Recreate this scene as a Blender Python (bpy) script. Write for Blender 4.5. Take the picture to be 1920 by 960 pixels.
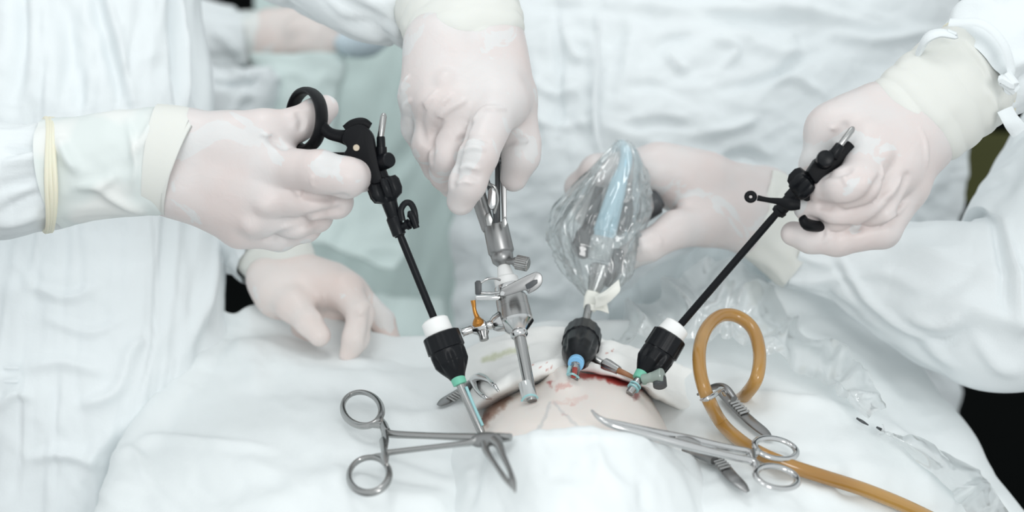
import bpy, bmesh, math, random
import numpy as np
from mathutils import Vector
from mathutils.bvhtree import BVHTree

for o in list(bpy.data.objects):
    bpy.data.objects.remove(o)
scene = bpy.context.scene
COL = scene.collection
random.seed(7)

# ------------------------------------------------------------------ camera
CAM = np.array((0.0, -0.88, 1.525)); PITCH = math.radians(24.0); FPX = 3000.0
FWD = np.array((0.0, math.cos(PITCH), -math.sin(PITCH)))
UPV = np.array((0.0, math.sin(PITCH), math.cos(PITCH)))
RGT = np.array((1.0, 0.0, 0.0))
cd = bpy.data.cameras.new('camera'); cam = bpy.data.objects.new('camera', cd); COL.objects.link(cam)
cam.location = CAM; cam.rotation_euler = (math.pi / 2 - PITCH, 0, 0)
cd.sensor_width = 36.0; cd.lens = FPX * 36.0 / 1920.0
cd.clip_start = 0.02
cd.dof.use_dof = True; cd.dof.focus_distance = 1.0; cd.dof.aperture_fstop = 4.0
scene.camera = cam

# ------------------------------------------------------------------ world, lamps, exposure
w = bpy.data.worlds.new('world'); scene.world = w; w.use_nodes = True
bg = w.node_tree.nodes['Background']
bg.inputs[0].default_value = (0.93, 0.985, 1.0, 1); bg.inputs[1].default_value = 0.90
def area(name, loc, aim, size, power, col=(1, 1, 1)):
    l = bpy.data.lights.new(name, 'AREA'); l.shape = 'DISK'; l.size = size; l.energy = power; l.color = col
    o = bpy.data.objects.new(name, l); COL.objects.link(o); o.location = loc
    o.rotation_euler = (Vector(aim) - Vector(loc)).to_track_quat('-Z', 'Y').to_euler()
    return o
area('surgical_lamp_light', (-0.45, -1.15, 2.75), (0.0, 0.1, 1.05), 0.8, 3.2, (1.0, 0.99, 0.975))
area('front_fill_light', (0.7, -2.1, 2.25), (0.1, 0.4, 0.95), 0.9, 16.5, (1.0, 0.995, 0.985))  # unseen fill added behind the camera to brighten surfaces facing it
area('nurse_fill_light', (-0.14, 0.2, 2.45), (-0.3, 0.85, 1.1), 0.5, 3.2, (0.98, 1.0, 1.0))  # unseen fill added to brighten the dark nurse gown at the rear
scene.view_settings.view_transform = 'Standard'; scene.view_settings.look = 'None'
scene.view_settings.exposure = -0.05; scene.view_settings.gamma = 1.0
scene.view_settings.use_curve_mapping = False

# ------------------------------------------------------------------ pixel + distance -> place
def P(px, py, d):
    return CAM + d * (FWD + (px - 960.0) / FPX * RGT - (py - 480.0) / FPX * UPV)
def PZ(px, py, z):
    t = (py - 480.0) / FPX
    return P(px, py, (CAM[2] - z) / (math.sin(PITCH) + math.cos(PITCH) * t))
def toPx(v):
    q = v - CAM; d = q @ FWD
    return np.stack([960 + FPX * (q @ RGT) / d, 480 - FPX * (q @ UPV) / d, d], -1)
def PP(l): return np.array([P(*a[:3]) for a in l])
def PR(l):                      # points (px,py,d,r_px) -> world points, radii
    return PP(l), np.array([a[3] * a[2] / FPX for a in l])

# ------------------------------------------------------------------ objects
def link(o, parent=None):
    COL.objects.link(o)
    if parent is not None:
        o.parent = parent
        o.matrix_parent_inverse = parent.matrix_world.inverted()
    return o
def thing(name, label, cat, loc=(0, 0, 0), group=None):
    o = bpy.data.objects.new(name, None); o.empty_display_size = 0.02
    o.location = loc; COL.objects.link(o)
    bpy.context.view_layer.update()
    tag(o, label, cat, group); return o
def tag(o, label, cat=None, group=None, kind=None):
    o['label'] = label
    if cat: o['category'] = cat
    if group: o['group'] = group
    if kind: o['kind'] = kind
    return o
def mesh(name, v, f, mat, parent=None, smooth=True):
    me = bpy.data.meshes.new(name)
    v = np.asarray(v, float)
    me.from_pydata([tuple(p) for p in v], [], [tuple(int(i) for i in q) for q in f])
    if smooth:
        me.polygons.foreach_set('use_smooth', [True] * len(me.polygons))
    me.materials.append(M[mat] if isinstance(mat, str) else mat)
    me.update()
    return link(bpy.data.objects.new(name, me), parent)
class Bag:                      # collects shapes for ONE part
    def __init__(s): s.v = []; s.f = []; s.n = 0
    def add(s, vf):
        v, f = vf
        s.v.append(np.asarray(v, float)); s.f += [tuple(i + s.n for i in q) for q in f]; s.n += len(v); return s
    def build(s, name, mat, parent=None, smooth=True):
        o = mesh(name, np.concatenate(s.v), s.f, mat, parent, smooth)
        if smooth: o.data.set_sharp_from_angle(angle=math.radians(38))
        return o
def nrm(v): v = np.asarray(v, float); return v / (np.linalg.norm(v) + 1e-12)

def catmull(pts, n, closed=False):
    pts = np.asarray(pts, float); m = len(pts)
    if m < 2: return pts
    if closed:
        ext = np.concatenate([pts[-1:], pts, pts[:2]]); seg = m
    else:
        ext = np.concatenate([2 * pts[:1] - pts[1:2], pts, 2 * pts[-1:] - pts[-2:-1]]); seg = m - 1
    t = np.linspace(0, seg, n, endpoint=not closed)
    i = np.minimum(t.astype(int), seg - 1); u = (t - i)[:, None]
    p0, p1, p2, p3 = ext[i], ext[i + 1], ext[i + 2], ext[i + 3]
    return 0.5 * (2 * p1 + (p2 - p0) * u + (2 * p0 - 5 * p1 + 4 * p2 - p3) * u ** 2 + (3 * p1 - p0 - 3 * p2 + p3) * u ** 3)

def g_tube(pts, rad, seg=14, closed=False, flat=1.0, wide=None, n=None, smooth=True):
    """sweep; rad scalar or per control point; flat = second axis scale; wide = vector of the wide axis"""
    pts = np.asarray(pts, float); rad = np.broadcast_to(np.asarray(rad, float), (len(pts),))
    if n is None: n = max(len(pts) * 6, 8)
    if smooth:
        q = catmull(np.concatenate([pts, rad[:, None]], 1), n, closed); pts, rad = q[:, :3], q[:, 3]
    n = len(pts)
    if closed: tan = np.roll(pts, -1, 0) - np.roll(pts, 1, 0)
    else: tan = np.gradient(pts, axis=0)
    tan /= np.linalg.norm(tan, axis=1)[:, None] + 1e-12
    a = np.zeros_like(pts)
    ref = np.asarray(wide, float) if wide is not None else np.array((0.31, 0.77, 0.55))
    for i in range(n):
        if wide is None and i: ref = a[i - 1]
        x = ref - tan[i] * (ref @ tan[i]); a[i] = nrm(x)
    b = np.cross(tan, a)
    an = np.linspace(0, 2 * math.pi, seg, endpoint=False)
    v = pts[:, None] + rad[:, None, None] * (np.cos(an)[None, :, None] * a[:, None] + flat * np.sin(an)[None, :, None] * b[:, None])
    v = v.reshape(-1, 3); f = []
    for i in range(n if closed else n - 1):
        k = (i + 1) % n
        for j in range(seg):
            l = (j + 1) % seg
            f.append((i * seg + j, i * seg + l, k * seg + l, k * seg + j))
    if not closed:
        f.append(tuple(range(seg))[::-1]); f.append(tuple((n - 1) * seg + j for j in range(seg)))
    return v, f
def g_lathe(A, B, prof, seg=32, mod=None, ref=(0.2, -0.9, 0.3)):
    """prof: (s along A->B in metres-fraction, r metres)"""
    A = np.asarray(A, float); B = np.asarray(B, float); t = nrm(B - A); L = np.linalg.norm(B - A)
    ref = np.asarray(ref, float); a = nrm(ref - t * (ref @ t)); b = np.cross(t, a)
    an = np.linspace(0, 2 * math.pi, seg, endpoint=False); v = []; f = []
    for s, r in prof:
        rr = r * (mod(s, an) if mod else 1.0) * np.ones(seg)
        v.append(A + t * s * L + rr[:, None] * (np.cos(an)[:, None] * a + np.sin(an)[:, None] * b))
    v = np.concatenate(v); n = len(prof)
    for i in range(n - 1):
        for j in range(seg):
            l = (j + 1) % seg
            f.append((i * seg + j, i * seg + l, (i + 1) * seg + l, (i + 1) * seg + j))
    f.append(tuple(range(seg))[::-1]); f.append(tuple((n - 1) * seg + j for j in range(seg)))
    return v, f
def bev(prof, e=0.06):          # small chamfers at the ends of a profile
    s0, r0 = prof[0]; s1, r1 = prof[-1]; d = (s1 - s0) * e
    return [(s0, r0 * 0.9)] + [(s0 + d, r0)] + list(prof[1:-1]) + [(s1 - d, r1), (s1, r1 * 0.9)]
def lathe_px(a, b, prof, seg=32, mod=None, bevel=True):
    A = P(*a); B = P(*b)
    pr = [(s, r * (a[2] + (b[2] - a[2]) * s) / FPX) for s, r in prof]
    if bevel: pr = bev(pr)
    return g_lathe(A, B, pr, seg, mod)
def g_prism(outline, d, thick, bevel=0.0012, tilt=0.0, smooth_n=0):
    """flat plate: outline in px at distance d (px,py) or (px,py,d); thickness runs away from the viewer's side"""
    o = np.array([(a[0], a[1], a[2] if len(a) > 2 else d) for a in outline], float)
    if smooth_n: o = catmull(o, smooth_n, True)
    pts = np.array([P(*a) for a in o])
    bm = bmesh.new(); vs = [bm.verts.new(p) for p in pts]; fc = bm.faces.new(vs)
    bm.normal_update()
    r = bmesh.ops.extrude_face_region(bm, geom=[fc])
    nv = [e for e in r['geom'] if isinstance(e, bmesh.types.BMVert)]
    off = Vector(nrm(FWD) * thick)
    for x in nv: x.co += off
    bmesh.ops.recalc_face_normals(bm, faces=bm.faces)
    if bevel:
        ed = [e for e in bm.edges if len(e.link_faces) == 2 and e.calc_face_angle(0) > 0.9]
        bmesh.ops.bevel(bm, geom=ed, offset=bevel, segments=2, affect='EDGES', profile=0.6)
    bm.verts.index_update()
    v = [tuple(x.co) for x in bm.verts]; f = [tuple(x.index for x in q.verts) for q in bm.faces]
    bm.free(); return v, f
def g_box(c, ax, ay, az, bevel=0.0008):
    """ax, ay, az half-extent vectors"""
    c = np.asarray(c); bm = bmesh.new(); vs = []
    for i in (-1, 1):
        for j in (-1, 1):
            for k in (-1, 1): vs.append(bm.verts.new(c + i * ax + j * ay + k * az))
    for q in ((0, 1, 3, 2), (4, 6, 7, 5), (0, 4, 5, 1), (2, 3, 7, 6), (0, 2, 6, 4), (1, 5, 7, 3)):
        bm.faces.new([vs[i] for i in q])
    bmesh.ops.recalc_face_normals(bm, faces=bm.faces)
    if bevel: bmesh.ops.bevel(bm, geom=list(bm.edges), offset=bevel, segments=2, affect='EDGES', profile=0.6)
    bm.verts.index_update()
    v = [tuple(x.co) for x in bm.verts]; f = [tuple(x.index for x in q.verts) for q in bm.faces]
    bm.free(); return v, f

# ------------------------------------------------------------------ numpy noise
def _h(i, j, k, s):
    n = (i * 374761393 + j * 668265263 + k * 2147483647 + s * 974634777) & 0xffffffff
    n = ((n ^ (n >> 13)) * 1274126177) & 0xffffffff
    return ((n ^ (n >> 16)) & 0xffff) / 32767.5 - 1.0
def vnoise(p, s=0):
    p = np.asarray(p, float); i = np.floor(p).astype(np.int64); u = p - i; u = u * u * u * (u * (u * 6 - 15) + 10)
    r = 0
    for a in (0, 1):
        for b in (0, 1):
            for c in (0, 1):
                wgt = (u[..., 0] if a else 1 - u[..., 0]) * (u[..., 1] if b else 1 - u[..., 1]) * (u[..., 2] if c else 1 - u[..., 2])
                r = r + wgt * _h(i[..., 0] + a, i[..., 1] + b, i[..., 2] + c, s)
    return r
def fbm(p, s=0, o=3):
    r = 0; a = 1.0; p = np.asarray(p, float)
    for k in range(o): r = r + a * vnoise(p * 2 ** k, s + k); a *= 0.5
    return r

# ------------------------------------------------------------------ cloth sheets from rows of control points
def bicubic(rows, nu, nv):
    rows = [np.asarray(r, float) for r in rows]; m = max(len(r) for r in rows)
    rows = [r if len(r) == m else catmull(r, m) for r in rows]
    R = np.array([catmull(r, nu) for r in rows])
    return np.stack([catmull(R[:, j], nv) for j in range(nu)], 1)
def seg_dist(q, pl):
    best = np.full(q.shape[:-1], 1e9); tt = np.zeros(q.shape[:-1]); n = len(pl) - 1
    for i in range(n):
        a, b = np.asarray(pl[i], float), np.asarray(pl[i + 1], float); ab = b - a
        t = np.clip(((q - a) @ ab) / (ab @ ab + 1e-9), 0, 1)
        d = np.linalg.norm(q - (a + t[..., None] * ab), axis=-1)
        mk = d < best; best = np.where(mk, d, best); tt = np.where(mk, (i + t) / n, tt)
    return best, tt
def sheet_grid(rows, nu=120, nv=120, folds=(), rough=(), seed=1, fold_gain=1.0):
    G = bicubic(rows, nu, nv)
    for it in (0, 1):
        du = np.gradient(G, axis=1); dv = np.gradient(G, axis=0); N = np.cross(du, dv)
        N /= np.linalg.norm(N, axis=-1)[..., None] + 1e-12
        s = np.sign(np.sum(N * (CAM - G), -1)); s = np.sign(s.mean() + 1e-6); N = N * s
        if it: break
        px = toPx(G); off = np.zeros(G.shape[:2])
        for (su, sv, ang, amp) in rough:        # cell sizes in px along/across, direction, height in mm
            ca, sa = math.cos(math.radians(ang)), math.sin(math.radians(ang))
            a = (px[..., 0] * ca + px[..., 1] * sa) / su; b = (-px[..., 0] * sa + px[..., 1] * ca) / sv
            q = np.stack([a, b, np.full_like(a, seed * 3.7)], -1)
            wv = np.stack([fbm(q * 0.5 + 9, seed + 5, 2), fbm(q * 0.5 - 7, seed + 6, 2), 0 * a], -1) * 0.35
            n = fbm(q + wv, seed, 3)
            off += amp * 1e-3 * (1.0 - 2.0 * np.sqrt(n * n + 0.06))
            seed += 11
        for pl, amp, wd in folds:
            amp = amp * fold_gain               # single creases: polyline px, height mm, half width px
            if len(pl) > 2: pl = catmull(np.array(pl, float), len(pl) * 4)
            d, t = seg_dist(px[..., :2], pl)
            off += amp * 1e-3 * np.exp(-(d / wd) ** 2) * (np.clip(np.sin(np.pi * np.clip(t, 0.02, 0.98)), 0, 1) ** 0.5 if np.linalg.norm(np.subtract(pl[0], pl[-1])) > 20 else 1.0)
        G = G + N * off[..., None]
    return G, N
def grid_faces(nv, nu, close_u=False):
    f = []
    for i in range(nv - 1):
        for j in range(nu if close_u else nu - 1):
            k = (j + 1) % nu
            f.append((i * nu + j, i * nu + k, (i + 1) * nu + k, (i + 1) * nu + j))
    return f
def sheet(name, rows, mat, parent=None, nu=120, nv=120, folds=(), rough=(), seed=1, thick=0.0012, fold_gain=1.0):
    G, N = sheet_grid(rows, nu, nv, folds, rough, seed, fold_gain)
    f = grid_faces(nv, nu)
    # face winding towards the viewer's side
    a = np.cross(G[0, 1] - G[0, 0], G[1, 0] - G[0, 0])
    c = np.cross(np.gradient(G, axis=1), np.gradient(G, axis=0)); 
    if np.sum(c * N) < 0: f = [q[::-1] for q in f]
    o = mesh(name, G.reshape(-1, 3), f, mat, parent)
    if thick:
        md = o.modifiers.new('thick', 'SOLIDIFY'); md.thickness = thick; md.offset = -1
    return o
def sleeve(name, spec, mat, parent=None, nu=72, nv=90, folds=(), rough=(), seed=1, caps=False, flat=0.85, rings=0, ring_amp=0.0):
    """tube of cloth; spec: (px,py,d,r_px)"""
    pts, rad = PR(spec)
    q = catmull(np.concatenate([pts, rad[:, None]], 1), nv); pts, rad = q[:, :3], q[:, 3]
    tan = np.gradient(pts, axis=0); tan /= np.linalg.norm(tan, axis=1)[:, None]
    a = np.cross(tan, FWD); a /= np.linalg.norm(a, axis=1)[:, None]; b = np.cross(tan, a)
    an = np.linspace(0, 2 * math.pi, nu, endpoint=False)
    FL = np.broadcast_to(np.interp(np.linspace(0, 1, nv), np.linspace(0, 1, len(np.atleast_1d(flat))), np.atleast_1d(flat)), (nv,))[:, None, None]
    D = np.cos(an)[None, :, None] * a[:, None] + FL * np.sin(an)[None, :, None] * b[:, None]
    G = pts[:, None] + rad[:, None, None] * D
    Nn = D / np.linalg.norm(D, axis=-1)[..., None]
    off = np.zeros(G.shape[:2]); px = toPx(G)
    for (su, sa, amp) in rough:     # su: cell along (m), sa: cell around (m), amp mm
        L = np.cumsum(np.r_[0, np.linalg.norm(np.diff(pts, axis=0), axis=1)])
        u = np.broadcast_to((L / su)[:, None], off.shape); R = rad.mean() / sa
        qv = np.stack([u + 0.0 * u, np.broadcast_to(np.cos(an) * R, off.shape), np.broadcast_to(np.sin(an) * R, off.shape)], -1)
        qv = qv + 0.4 * np.stack([fbm(qv * 0.6 + 3, seed + 40, 2)] * 3, -1)
        off += amp * 1e-3 * (1 - 2 * np.sqrt(fbm(qv, seed, 2) ** 2 + 0.05)); seed += 7
    if rings:
        u = np.linspace(0, rings, nv)
        w8 = vnoise(np.stack([u * 0.6, u * 0, u * 0 + seed], -1), seed)
        ph = u[:, None] + 0.25 * fbm(np.stack([np.broadcast_to(np.cos(an) * 1.5, off.shape), np.broadcast_to(np.sin(an) * 1.5, off.shape), np.broadcast_to(u[:, None] * 0.3, off.shape)], -1), seed + 3, 2)
        off += ring_amp * 1e-3 * np.abs(np.sin(np.pi * ph)) * (0.6 + 0.4 * w8[:, None])
    front = np.sum(Nn * (CAM - G), -1) > 0
    for pl, amp, wd in folds:
        if len(pl) > 2: pl = catmull(np.array(pl, float), len(pl) * 4)
        d, t = seg_dist(px[..., :2], pl)
        off += front * amp * 1e-3 * np.exp(-(d / wd) ** 2) * np.clip(np.sin(np.pi * np.clip(t, 0.02, 0.98)), 0, 1) ** 0.5
    G = G + Nn * off[..., None]
    f = grid_faces(nv, nu, True)
    if caps: f = f + [tuple(range(nu)), tuple((nv - 1) * nu + j for j in range(nu))[::-1]]
    c0 = G[:1].mean(1)
    vol = np.sum(np.cross(G[1, 1] - G[1, 0], G[2, 0] - G[1, 0]) * Nn[1, 0])
    if vol < 0: f = [q[::-1] for q in f]
    return mesh(name, G.reshape(-1, 3), f, mat, parent)

# ------------------------------------------------------------------ smooth bodies from distance fields (hands)
def roundcone(p, a, b, r1, r2):
    ba = b - a; l2 = ba @ ba; rr = r1 - r2; a2 = max(l2 - rr * rr, 1e-9); il2 = 1.0 / l2
    pa = p - a; y = pa @ ba; z = y - l2
    xv = pa * l2 - ba * y[..., None]; x2 = np.sum(xv * xv, -1)
    y2 = y * y * l2; z2 = z * z * l2
    k = np.sign(rr) * rr * rr * x2
    res = (np.sqrt(x2 * a2 * il2) + y * rr) * il2 - r1
    m1 = np.sign(z) * a2 * z2 > k; m2 = np.sign(y) * a2 * y2 < k
    res = np.where(m1, np.sqrt(x2 + z2) * il2 - r2, np.where(m2, np.sqrt(x2 + y2) * il2 - r1, res))
    return res
def smin(a, b, k):
    h = np.maximum(k - np.abs(a - b), 0.0) / k
    return np.minimum(a, b) - h * h * k * 0.25
def nets(F, org, h):
    S = F < 0; c = [(i, j, k) for i in (0, 1) for j in (0, 1) for k in (0, 1)]
    n = np.array(F.shape) - 1
    def sub(A, o): return A[o[0]:o[0] + n[0], o[1]:o[1] + n[1], o[2]:o[2] + n[2]]
    acc = np.zeros(tuple(n) + (3,), np.float32); cnt = np.zeros(tuple(n), np.float32)
    for a in c:
        for ax in range(3):
            if a[ax]: continue
            b = list(a); b[ax] = 1; b = tuple(b)
            fa, fb = sub(F, a), sub(F, b); m = sub(S, a) != sub(S, b)
            t = np.where(m, fa / np.where(np.abs(fa - fb) < 1e-12, 1, fa - fb), 0)
            for q in range(3): acc[..., q] += np.where(m, a[q] + (t if q == ax else 0), 0)
            cnt += m
    act = cnt > 0; idx = -np.ones(tuple(n), np.int64); idx[act] = np.arange(act.sum())
    g = np.stack(np.nonzero(act), -1)
    v = org + h * (g + acc[act] / cnt[act][:, None])
    faces = []
    for ax in range(3):
        u, w_ = (ax + 1) % 3, (ax + 2) % 3
        A = np.moveaxis(S, ax, 0); d = A[:-1] != A[1:]
        d = np.moveaxis(d, 0, ax)
        e = np.stack(np.nonzero(d), -1)
        ok = (e[:, u] > 0) & (e[:, w_] > 0) & (e[:, u] < n[u]) & (e[:, w_] < n[w_]); e = e[ok]
        q = []
        for du, dw in ((-1, -1), (0, -1), (0, 0), (-1, 0)):
            x = e.copy(); x[:, u] += du; x[:, w_] += dw; q.append(idx[x[:, 0], x[:, 1], x[:, 2]])
        q = np.stack(q, -1); ins = S[e[:, 0], e[:, 1], e[:, 2]]
        q = np.where(ins[:, None], q, q[:, ::-1]); faces.append(q)
    return v, np.concatenate(faces)
def relax(v, f, it=3, lam=0.5):
    e = np.concatenate([f[:, [0, 1]], f[:, [1, 2]], f[:, [2, 3]], f[:, [3, 0]]])
    for _ in range(it):
        s = np.zeros_like(v); c = np.zeros(len(v))
        for k in range(3):
            s[:, k] = np.bincount(e[:, 0], v[e[:, 1], k], len(v)) + np.bincount(e[:, 1], v[e[:, 0], k], len(v))
        c = np.bincount(e[:, 0], minlength=len(v)) + np.bincount(e[:, 1], minlength=len(v))
        v = v + lam * (s / c[:, None] - v)
    return v
class Field:
    def __init__(s, lo, hi, h):
        s.h = h; s.lo = np.asarray(lo) - 6 * h; n = np.ceil((np.asarray(hi) + 6 * h - s.lo) / h).astype(int)
        s.ax = [s.lo[i] + h * np.arange(n[i]) for i in range(3)]; s.n = n
    def new(s): return np.full(tuple(s.n), 0.05, np.float32)
    def cone(s, D, a, b, ra, rb, k, hard=False):
        m = 0.022; lo = np.minimum(a - ra, b - rb) - m; hi = np.maximum(a + ra, b + rb) + m
        sl = [slice(max(0, int((lo[i] - s.lo[i]) / s.h)), max(1, min(s.n[i], int((hi[i] - s.lo[i]) / s.h) + 2))) for i in range(3)]
        g = np.stack(np.meshgrid(*[s.ax[i][sl[i]] for i in range(3)], indexing='ij'), -1)
        r = roundcone(g, a, b, ra, rb).astype(np.float32)
        sl = tuple(sl); D[sl] = smin(D[sl], r, k)
def hand(name, palm, fingers, mat, parent, h=0.0011, creases=(), kf=0.0055, kp=0.011, grooves=(), lumps=()):
    """palm: [((px,py,d,r_mm),(px,py,d,r_mm))..]; fingers: list of chains of (px,py,d,r_mm)"""
    allp = [a for s in palm for a in s] + [a for c in fingers for a in c]
    W = np.array([P(*a[:3]) for a in allp]); R = np.array([a[3] * 1e-3 for a in allp])
    F = Field((W - R[:, None]).min(0), (W + R[:, None]).max(0), h)
    pal = F.new()
    for a, b in palm: F.cone(pal, P(*a[:3]), P(*b[:3]), a[3] * 1e-3, b[3] * 1e-3, kp)
    tot = pal.copy()
    for ch in fingers:
        D = F.new()
        for a, b in zip(ch[:-1], ch[1:]): F.cone(D, P(*a[:3]), P(*b[:3]), a[3] * 1e-3, b[3] * 1e-3, 0.004)
        tot = np.minimum(tot, smin(D, pal, kf)) if ch is not fingers[0] else smin(D, pal, kf)
    # fine gathers of the thin rubber: shallow rolls lying on the surface
    if creases or lumps or grooves:
        v, f = nets(tot, F.lo, h); bv = BVHTree.FromPolygons([tuple(x) for x in v], [tuple(x) for x in f])
        O = Vector(CAM)
        for pl, r in creases:
            pl = catmull(np.array(pl, float), max(5, len(pl) * 3)); hp = []
            for x, y in pl:
                hit = bv.ray_cast(O, Vector(nrm(P(x, y, 1.0) - CAM)))
                if hit[0] is not None: hp.append(np.array(hit[0]) - np.array(hit[1]) * r * 1e-3 * 0.15)
            n = len(hp)
            for i in range(n - 1):
                if np.linalg.norm(hp[i] - hp[i + 1]) > 0.012: continue
                ra = r * 1e-3 * (0.45 + 0.55 * math.sin(math.pi * (i + 0.02) / n)); rb = r * 1e-3 * (0.45 + 0.55 * math.sin(math.pi * (i + 1.02) / n))
                F.cone(tot, hp[i], hp[i + 1], ra, rb, 0.0016)
        for pl, r in grooves:
            r = r * 1.35
            pl = catmull(np.array(pl, float), max(5, len(pl) * 3)); hp = []
            for x, y in pl:
                hit = bv.ray_cast(O, Vector(nrm(P(x, y, 1.0) - CAM)))
                if hit[0] is not None: hp.append(np.array(hit[0]))
            D = F.new()
            for i in range(len(hp) - 1):
                if np.linalg.norm(hp[i] - hp[i + 1]) > 0.012: continue
                F.cone(D, hp[i], hp[i + 1], r * 1e-3, r * 1e-3, 0.001)
            tot = -smin(-tot, D, 0.0035)
        for (x, y, r) in lumps:
            hit = bv.ray_cast(O, Vector(nrm(P(x, y, 1.0) - CAM)))
            if hit[0] is not None:
                c = np.array(hit[0]) - np.array(hit[1]) * r * 1e-3 * 0.62
                F.cone(tot, c, c + 1e-3, r * 1e-3, r * 1e-3, 0.006)
    v, f = nets(tot, F.lo, h)
    v = relax(v, f, 1, 0.4)
    vol = np.sum(np.einsum('ij,ij->i', v[f[:, 0]], np.cross(v[f[:, 1]], v[f[:, 2]])))
    if vol < 0: f = f[:, ::-1]
    return mesh(name, v, f, mat, parent)

# ------------------------------------------------------------------ materials
M = {}
def mat(name, col, rough=0.5, metal=0.0, sss=0.0, bump=None, noise=None, coat=0.0, sheen=0.0, trans=0.0, spec=0.5, sssr=(1, .4, .3)):
    m = bpy.data.materials.new(name); m.use_nodes = True; nt = m.node_tree; b = nt.nodes['Principled BSDF']
    b.inputs['Base Color'].default_value = (*col, 1); b.inputs['Roughness'].default_value = rough; b.inputs['Metallic'].default_value = metal
    b.inputs['Specular IOR Level'].default_value = spec
    if sss:
        b.inputs['Subsurface Weight'].default_value = sss; b.inputs['Subsurface Radius'].default_value = sssr; b.inputs['Subsurface Scale'].default_value = 0.004
    if coat: b.inputs['Coat Weight'].default_value = coat; b.inputs['Coat Roughness'].default_value = 0.1
    if sheen: b.inputs['Sheen Weight'].default_value = sheen
    if trans: b.inputs['Transmission Weight'].default_value = trans
    tc = nt.nodes.new('ShaderNodeTexCoord')
    if noise:                   # (scale, second colour, low, high, detail)
        sc, c2, lo, hi, det = noise
        n = nt.nodes.new('ShaderNodeTexNoise'); n.inputs['Scale'].default_value = sc; n.inputs['Detail'].default_value = det
        r = nt.nodes.new('ShaderNodeValToRGB'); r.color_ramp.elements[0].position = lo; r.color_ramp.elements[1].position = hi
        r.color_ramp.elements[0].color = (*col, 1); r.color_ramp.elements[1].color = (*c2, 1)
        nt.links.new(tc.outputs['Object'], n.inputs['Vector']); nt.links.new(n.outputs['Fac'], r.inputs['Fac']); nt.links.new(r.outputs['Color'], b.inputs['Base Color'])
    if bump:                    # [(scale, strength, distance)]
        prev = None
        for sc, st, di in bump:
            n = nt.nodes.new('ShaderNodeTexNoise'); n.inputs['Scale'].default_value = sc; n.inputs['Detail'].default_value = 3
            bp = nt.nodes.new('ShaderNodeBump'); bp.inputs['Strength'].default_value = st; bp.inputs['Distance'].default_value = di
            nt.links.new(tc.outputs['Object'], n.inputs['Vector']); nt.links.new(n.outputs['Fac'], bp.inputs['Height'])
            if prev: nt.links.new(prev.outputs['Normal'], bp.inputs['Normal'])
            prev = bp
        nt.links.new(prev.outputs['Normal'], b.inputs['Normal'])
    M[name] = m; return m
CB = [(900, 0.25, 0.0006), (60, 0.25, 0.003)]
mat('gown', (0.785, 0.822, 0.835), 0.9, bump=CB, sheen=0.1, spec=0.2)
mat('gown_green', (0.72, 0.85, 0.825), 0.9, bump=CB, spec=0.2)
mat('gown_pale', (0.72, 0.82, 0.80), 0.9, bump=CB, spec=0.2)
mat('drape', (0.82, 0.855, 0.86), 0.88, bump=[(700, 0.2, 0.0005), (45, 0.2, 0.003)], spec=0.2)
mat('towel', (0.90, 0.90, 0.88), 0.9, bump=[(500, 0.3, 0.0006)], spec=0.2)
mat('cuff', (0.735, 0.74, 0.70), 0.55, sss=0.15, bump=[(120, 0.2, 0.001)], sssr=(1, .9, .7))
mat('cuff_rim', (0.80, 0.76, 0.61), 0.55, sss=0.1)
mat('cuff_thin', (0.70, 0.75, 0.735), 0.5, noise=(24, (0.78, 0.795, 0.775), 0.46, 0.56, 1.5), bump=[(60, 0.25, 0.002)])
mat('gown_shade', (0.52, 0.575, 0.59), 0.95, bump=CB)  # shade on the middle surgeon gown, given as a darker colour
mat('black', (0.006, 0.007, 0.009), 0.34, spec=0.2, bump=[(260, 0.05, 0.001)])
mat('black_matte', (0.006, 0.0065, 0.008), 0.46, spec=0.13, bump=[(900, 0.12, 0.0006)])
mat('steel', (0.40, 0.40, 0.395), 0.25, 1.0, bump=[(400, 0.05, 0.0004)])
mat('satin', (0.31, 0.31, 0.31), 0.36, 1.0)
mat('chrome', (0.62, 0.62, 0.62), 0.16, 1.0)
mat('brass', (0.50, 0.22, 0.045), 0.28, 0.75)
mat('white_plastic', (0.86, 0.86, 0.85), 0.45, sss=0.1, sssr=(1, 1, 1))
mat('green_plastic', (0.16, 0.50, 0.36), 0.4)
mat('clear_green', (0.55, 0.66, 0.60), 0.15, trans=0.5)
mat('blue_plastic', (0.22, 0.50, 0.78), 0.35)
mat('teal_edge', (0.30, 0.55, 0.57), 0.35)
mat('beige', (0.55, 0.47, 0.36), 0.4)
mat('amber', (0.36, 0.185, 0.045), 0.22, sss=0.25, coat=0.4, noise=(14, (0.47, 0.265, 0.075), 0.35, 0.7, 2), sssr=(1, .5, .15), bump=[(300, 0.04, 0.0006)])
mat('brown_hose', (0.33, 0.15, 0.07), 0.4)
mat('light_blue', (0.45, 0.66, 0.76), 0.35)
mat('pale_blue', (0.60, 0.70, 0.76), 0.6)
mat('dark_grey', (0.06, 0.065, 0.07), 0.4)
mat('tape', (0.86, 0.86, 0.80), 0.7, bump=[(200, 0.2, 0.001)])
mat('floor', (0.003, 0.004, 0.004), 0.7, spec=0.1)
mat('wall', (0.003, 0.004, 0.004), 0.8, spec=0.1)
mat('olive', (0.06, 0.063, 0.012), 0.6)
mat('table_pad', (0.03, 0.035, 0.035), 0.6)
mat('blood', (0.32, 0.045, 0.035), 0.35)

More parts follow.
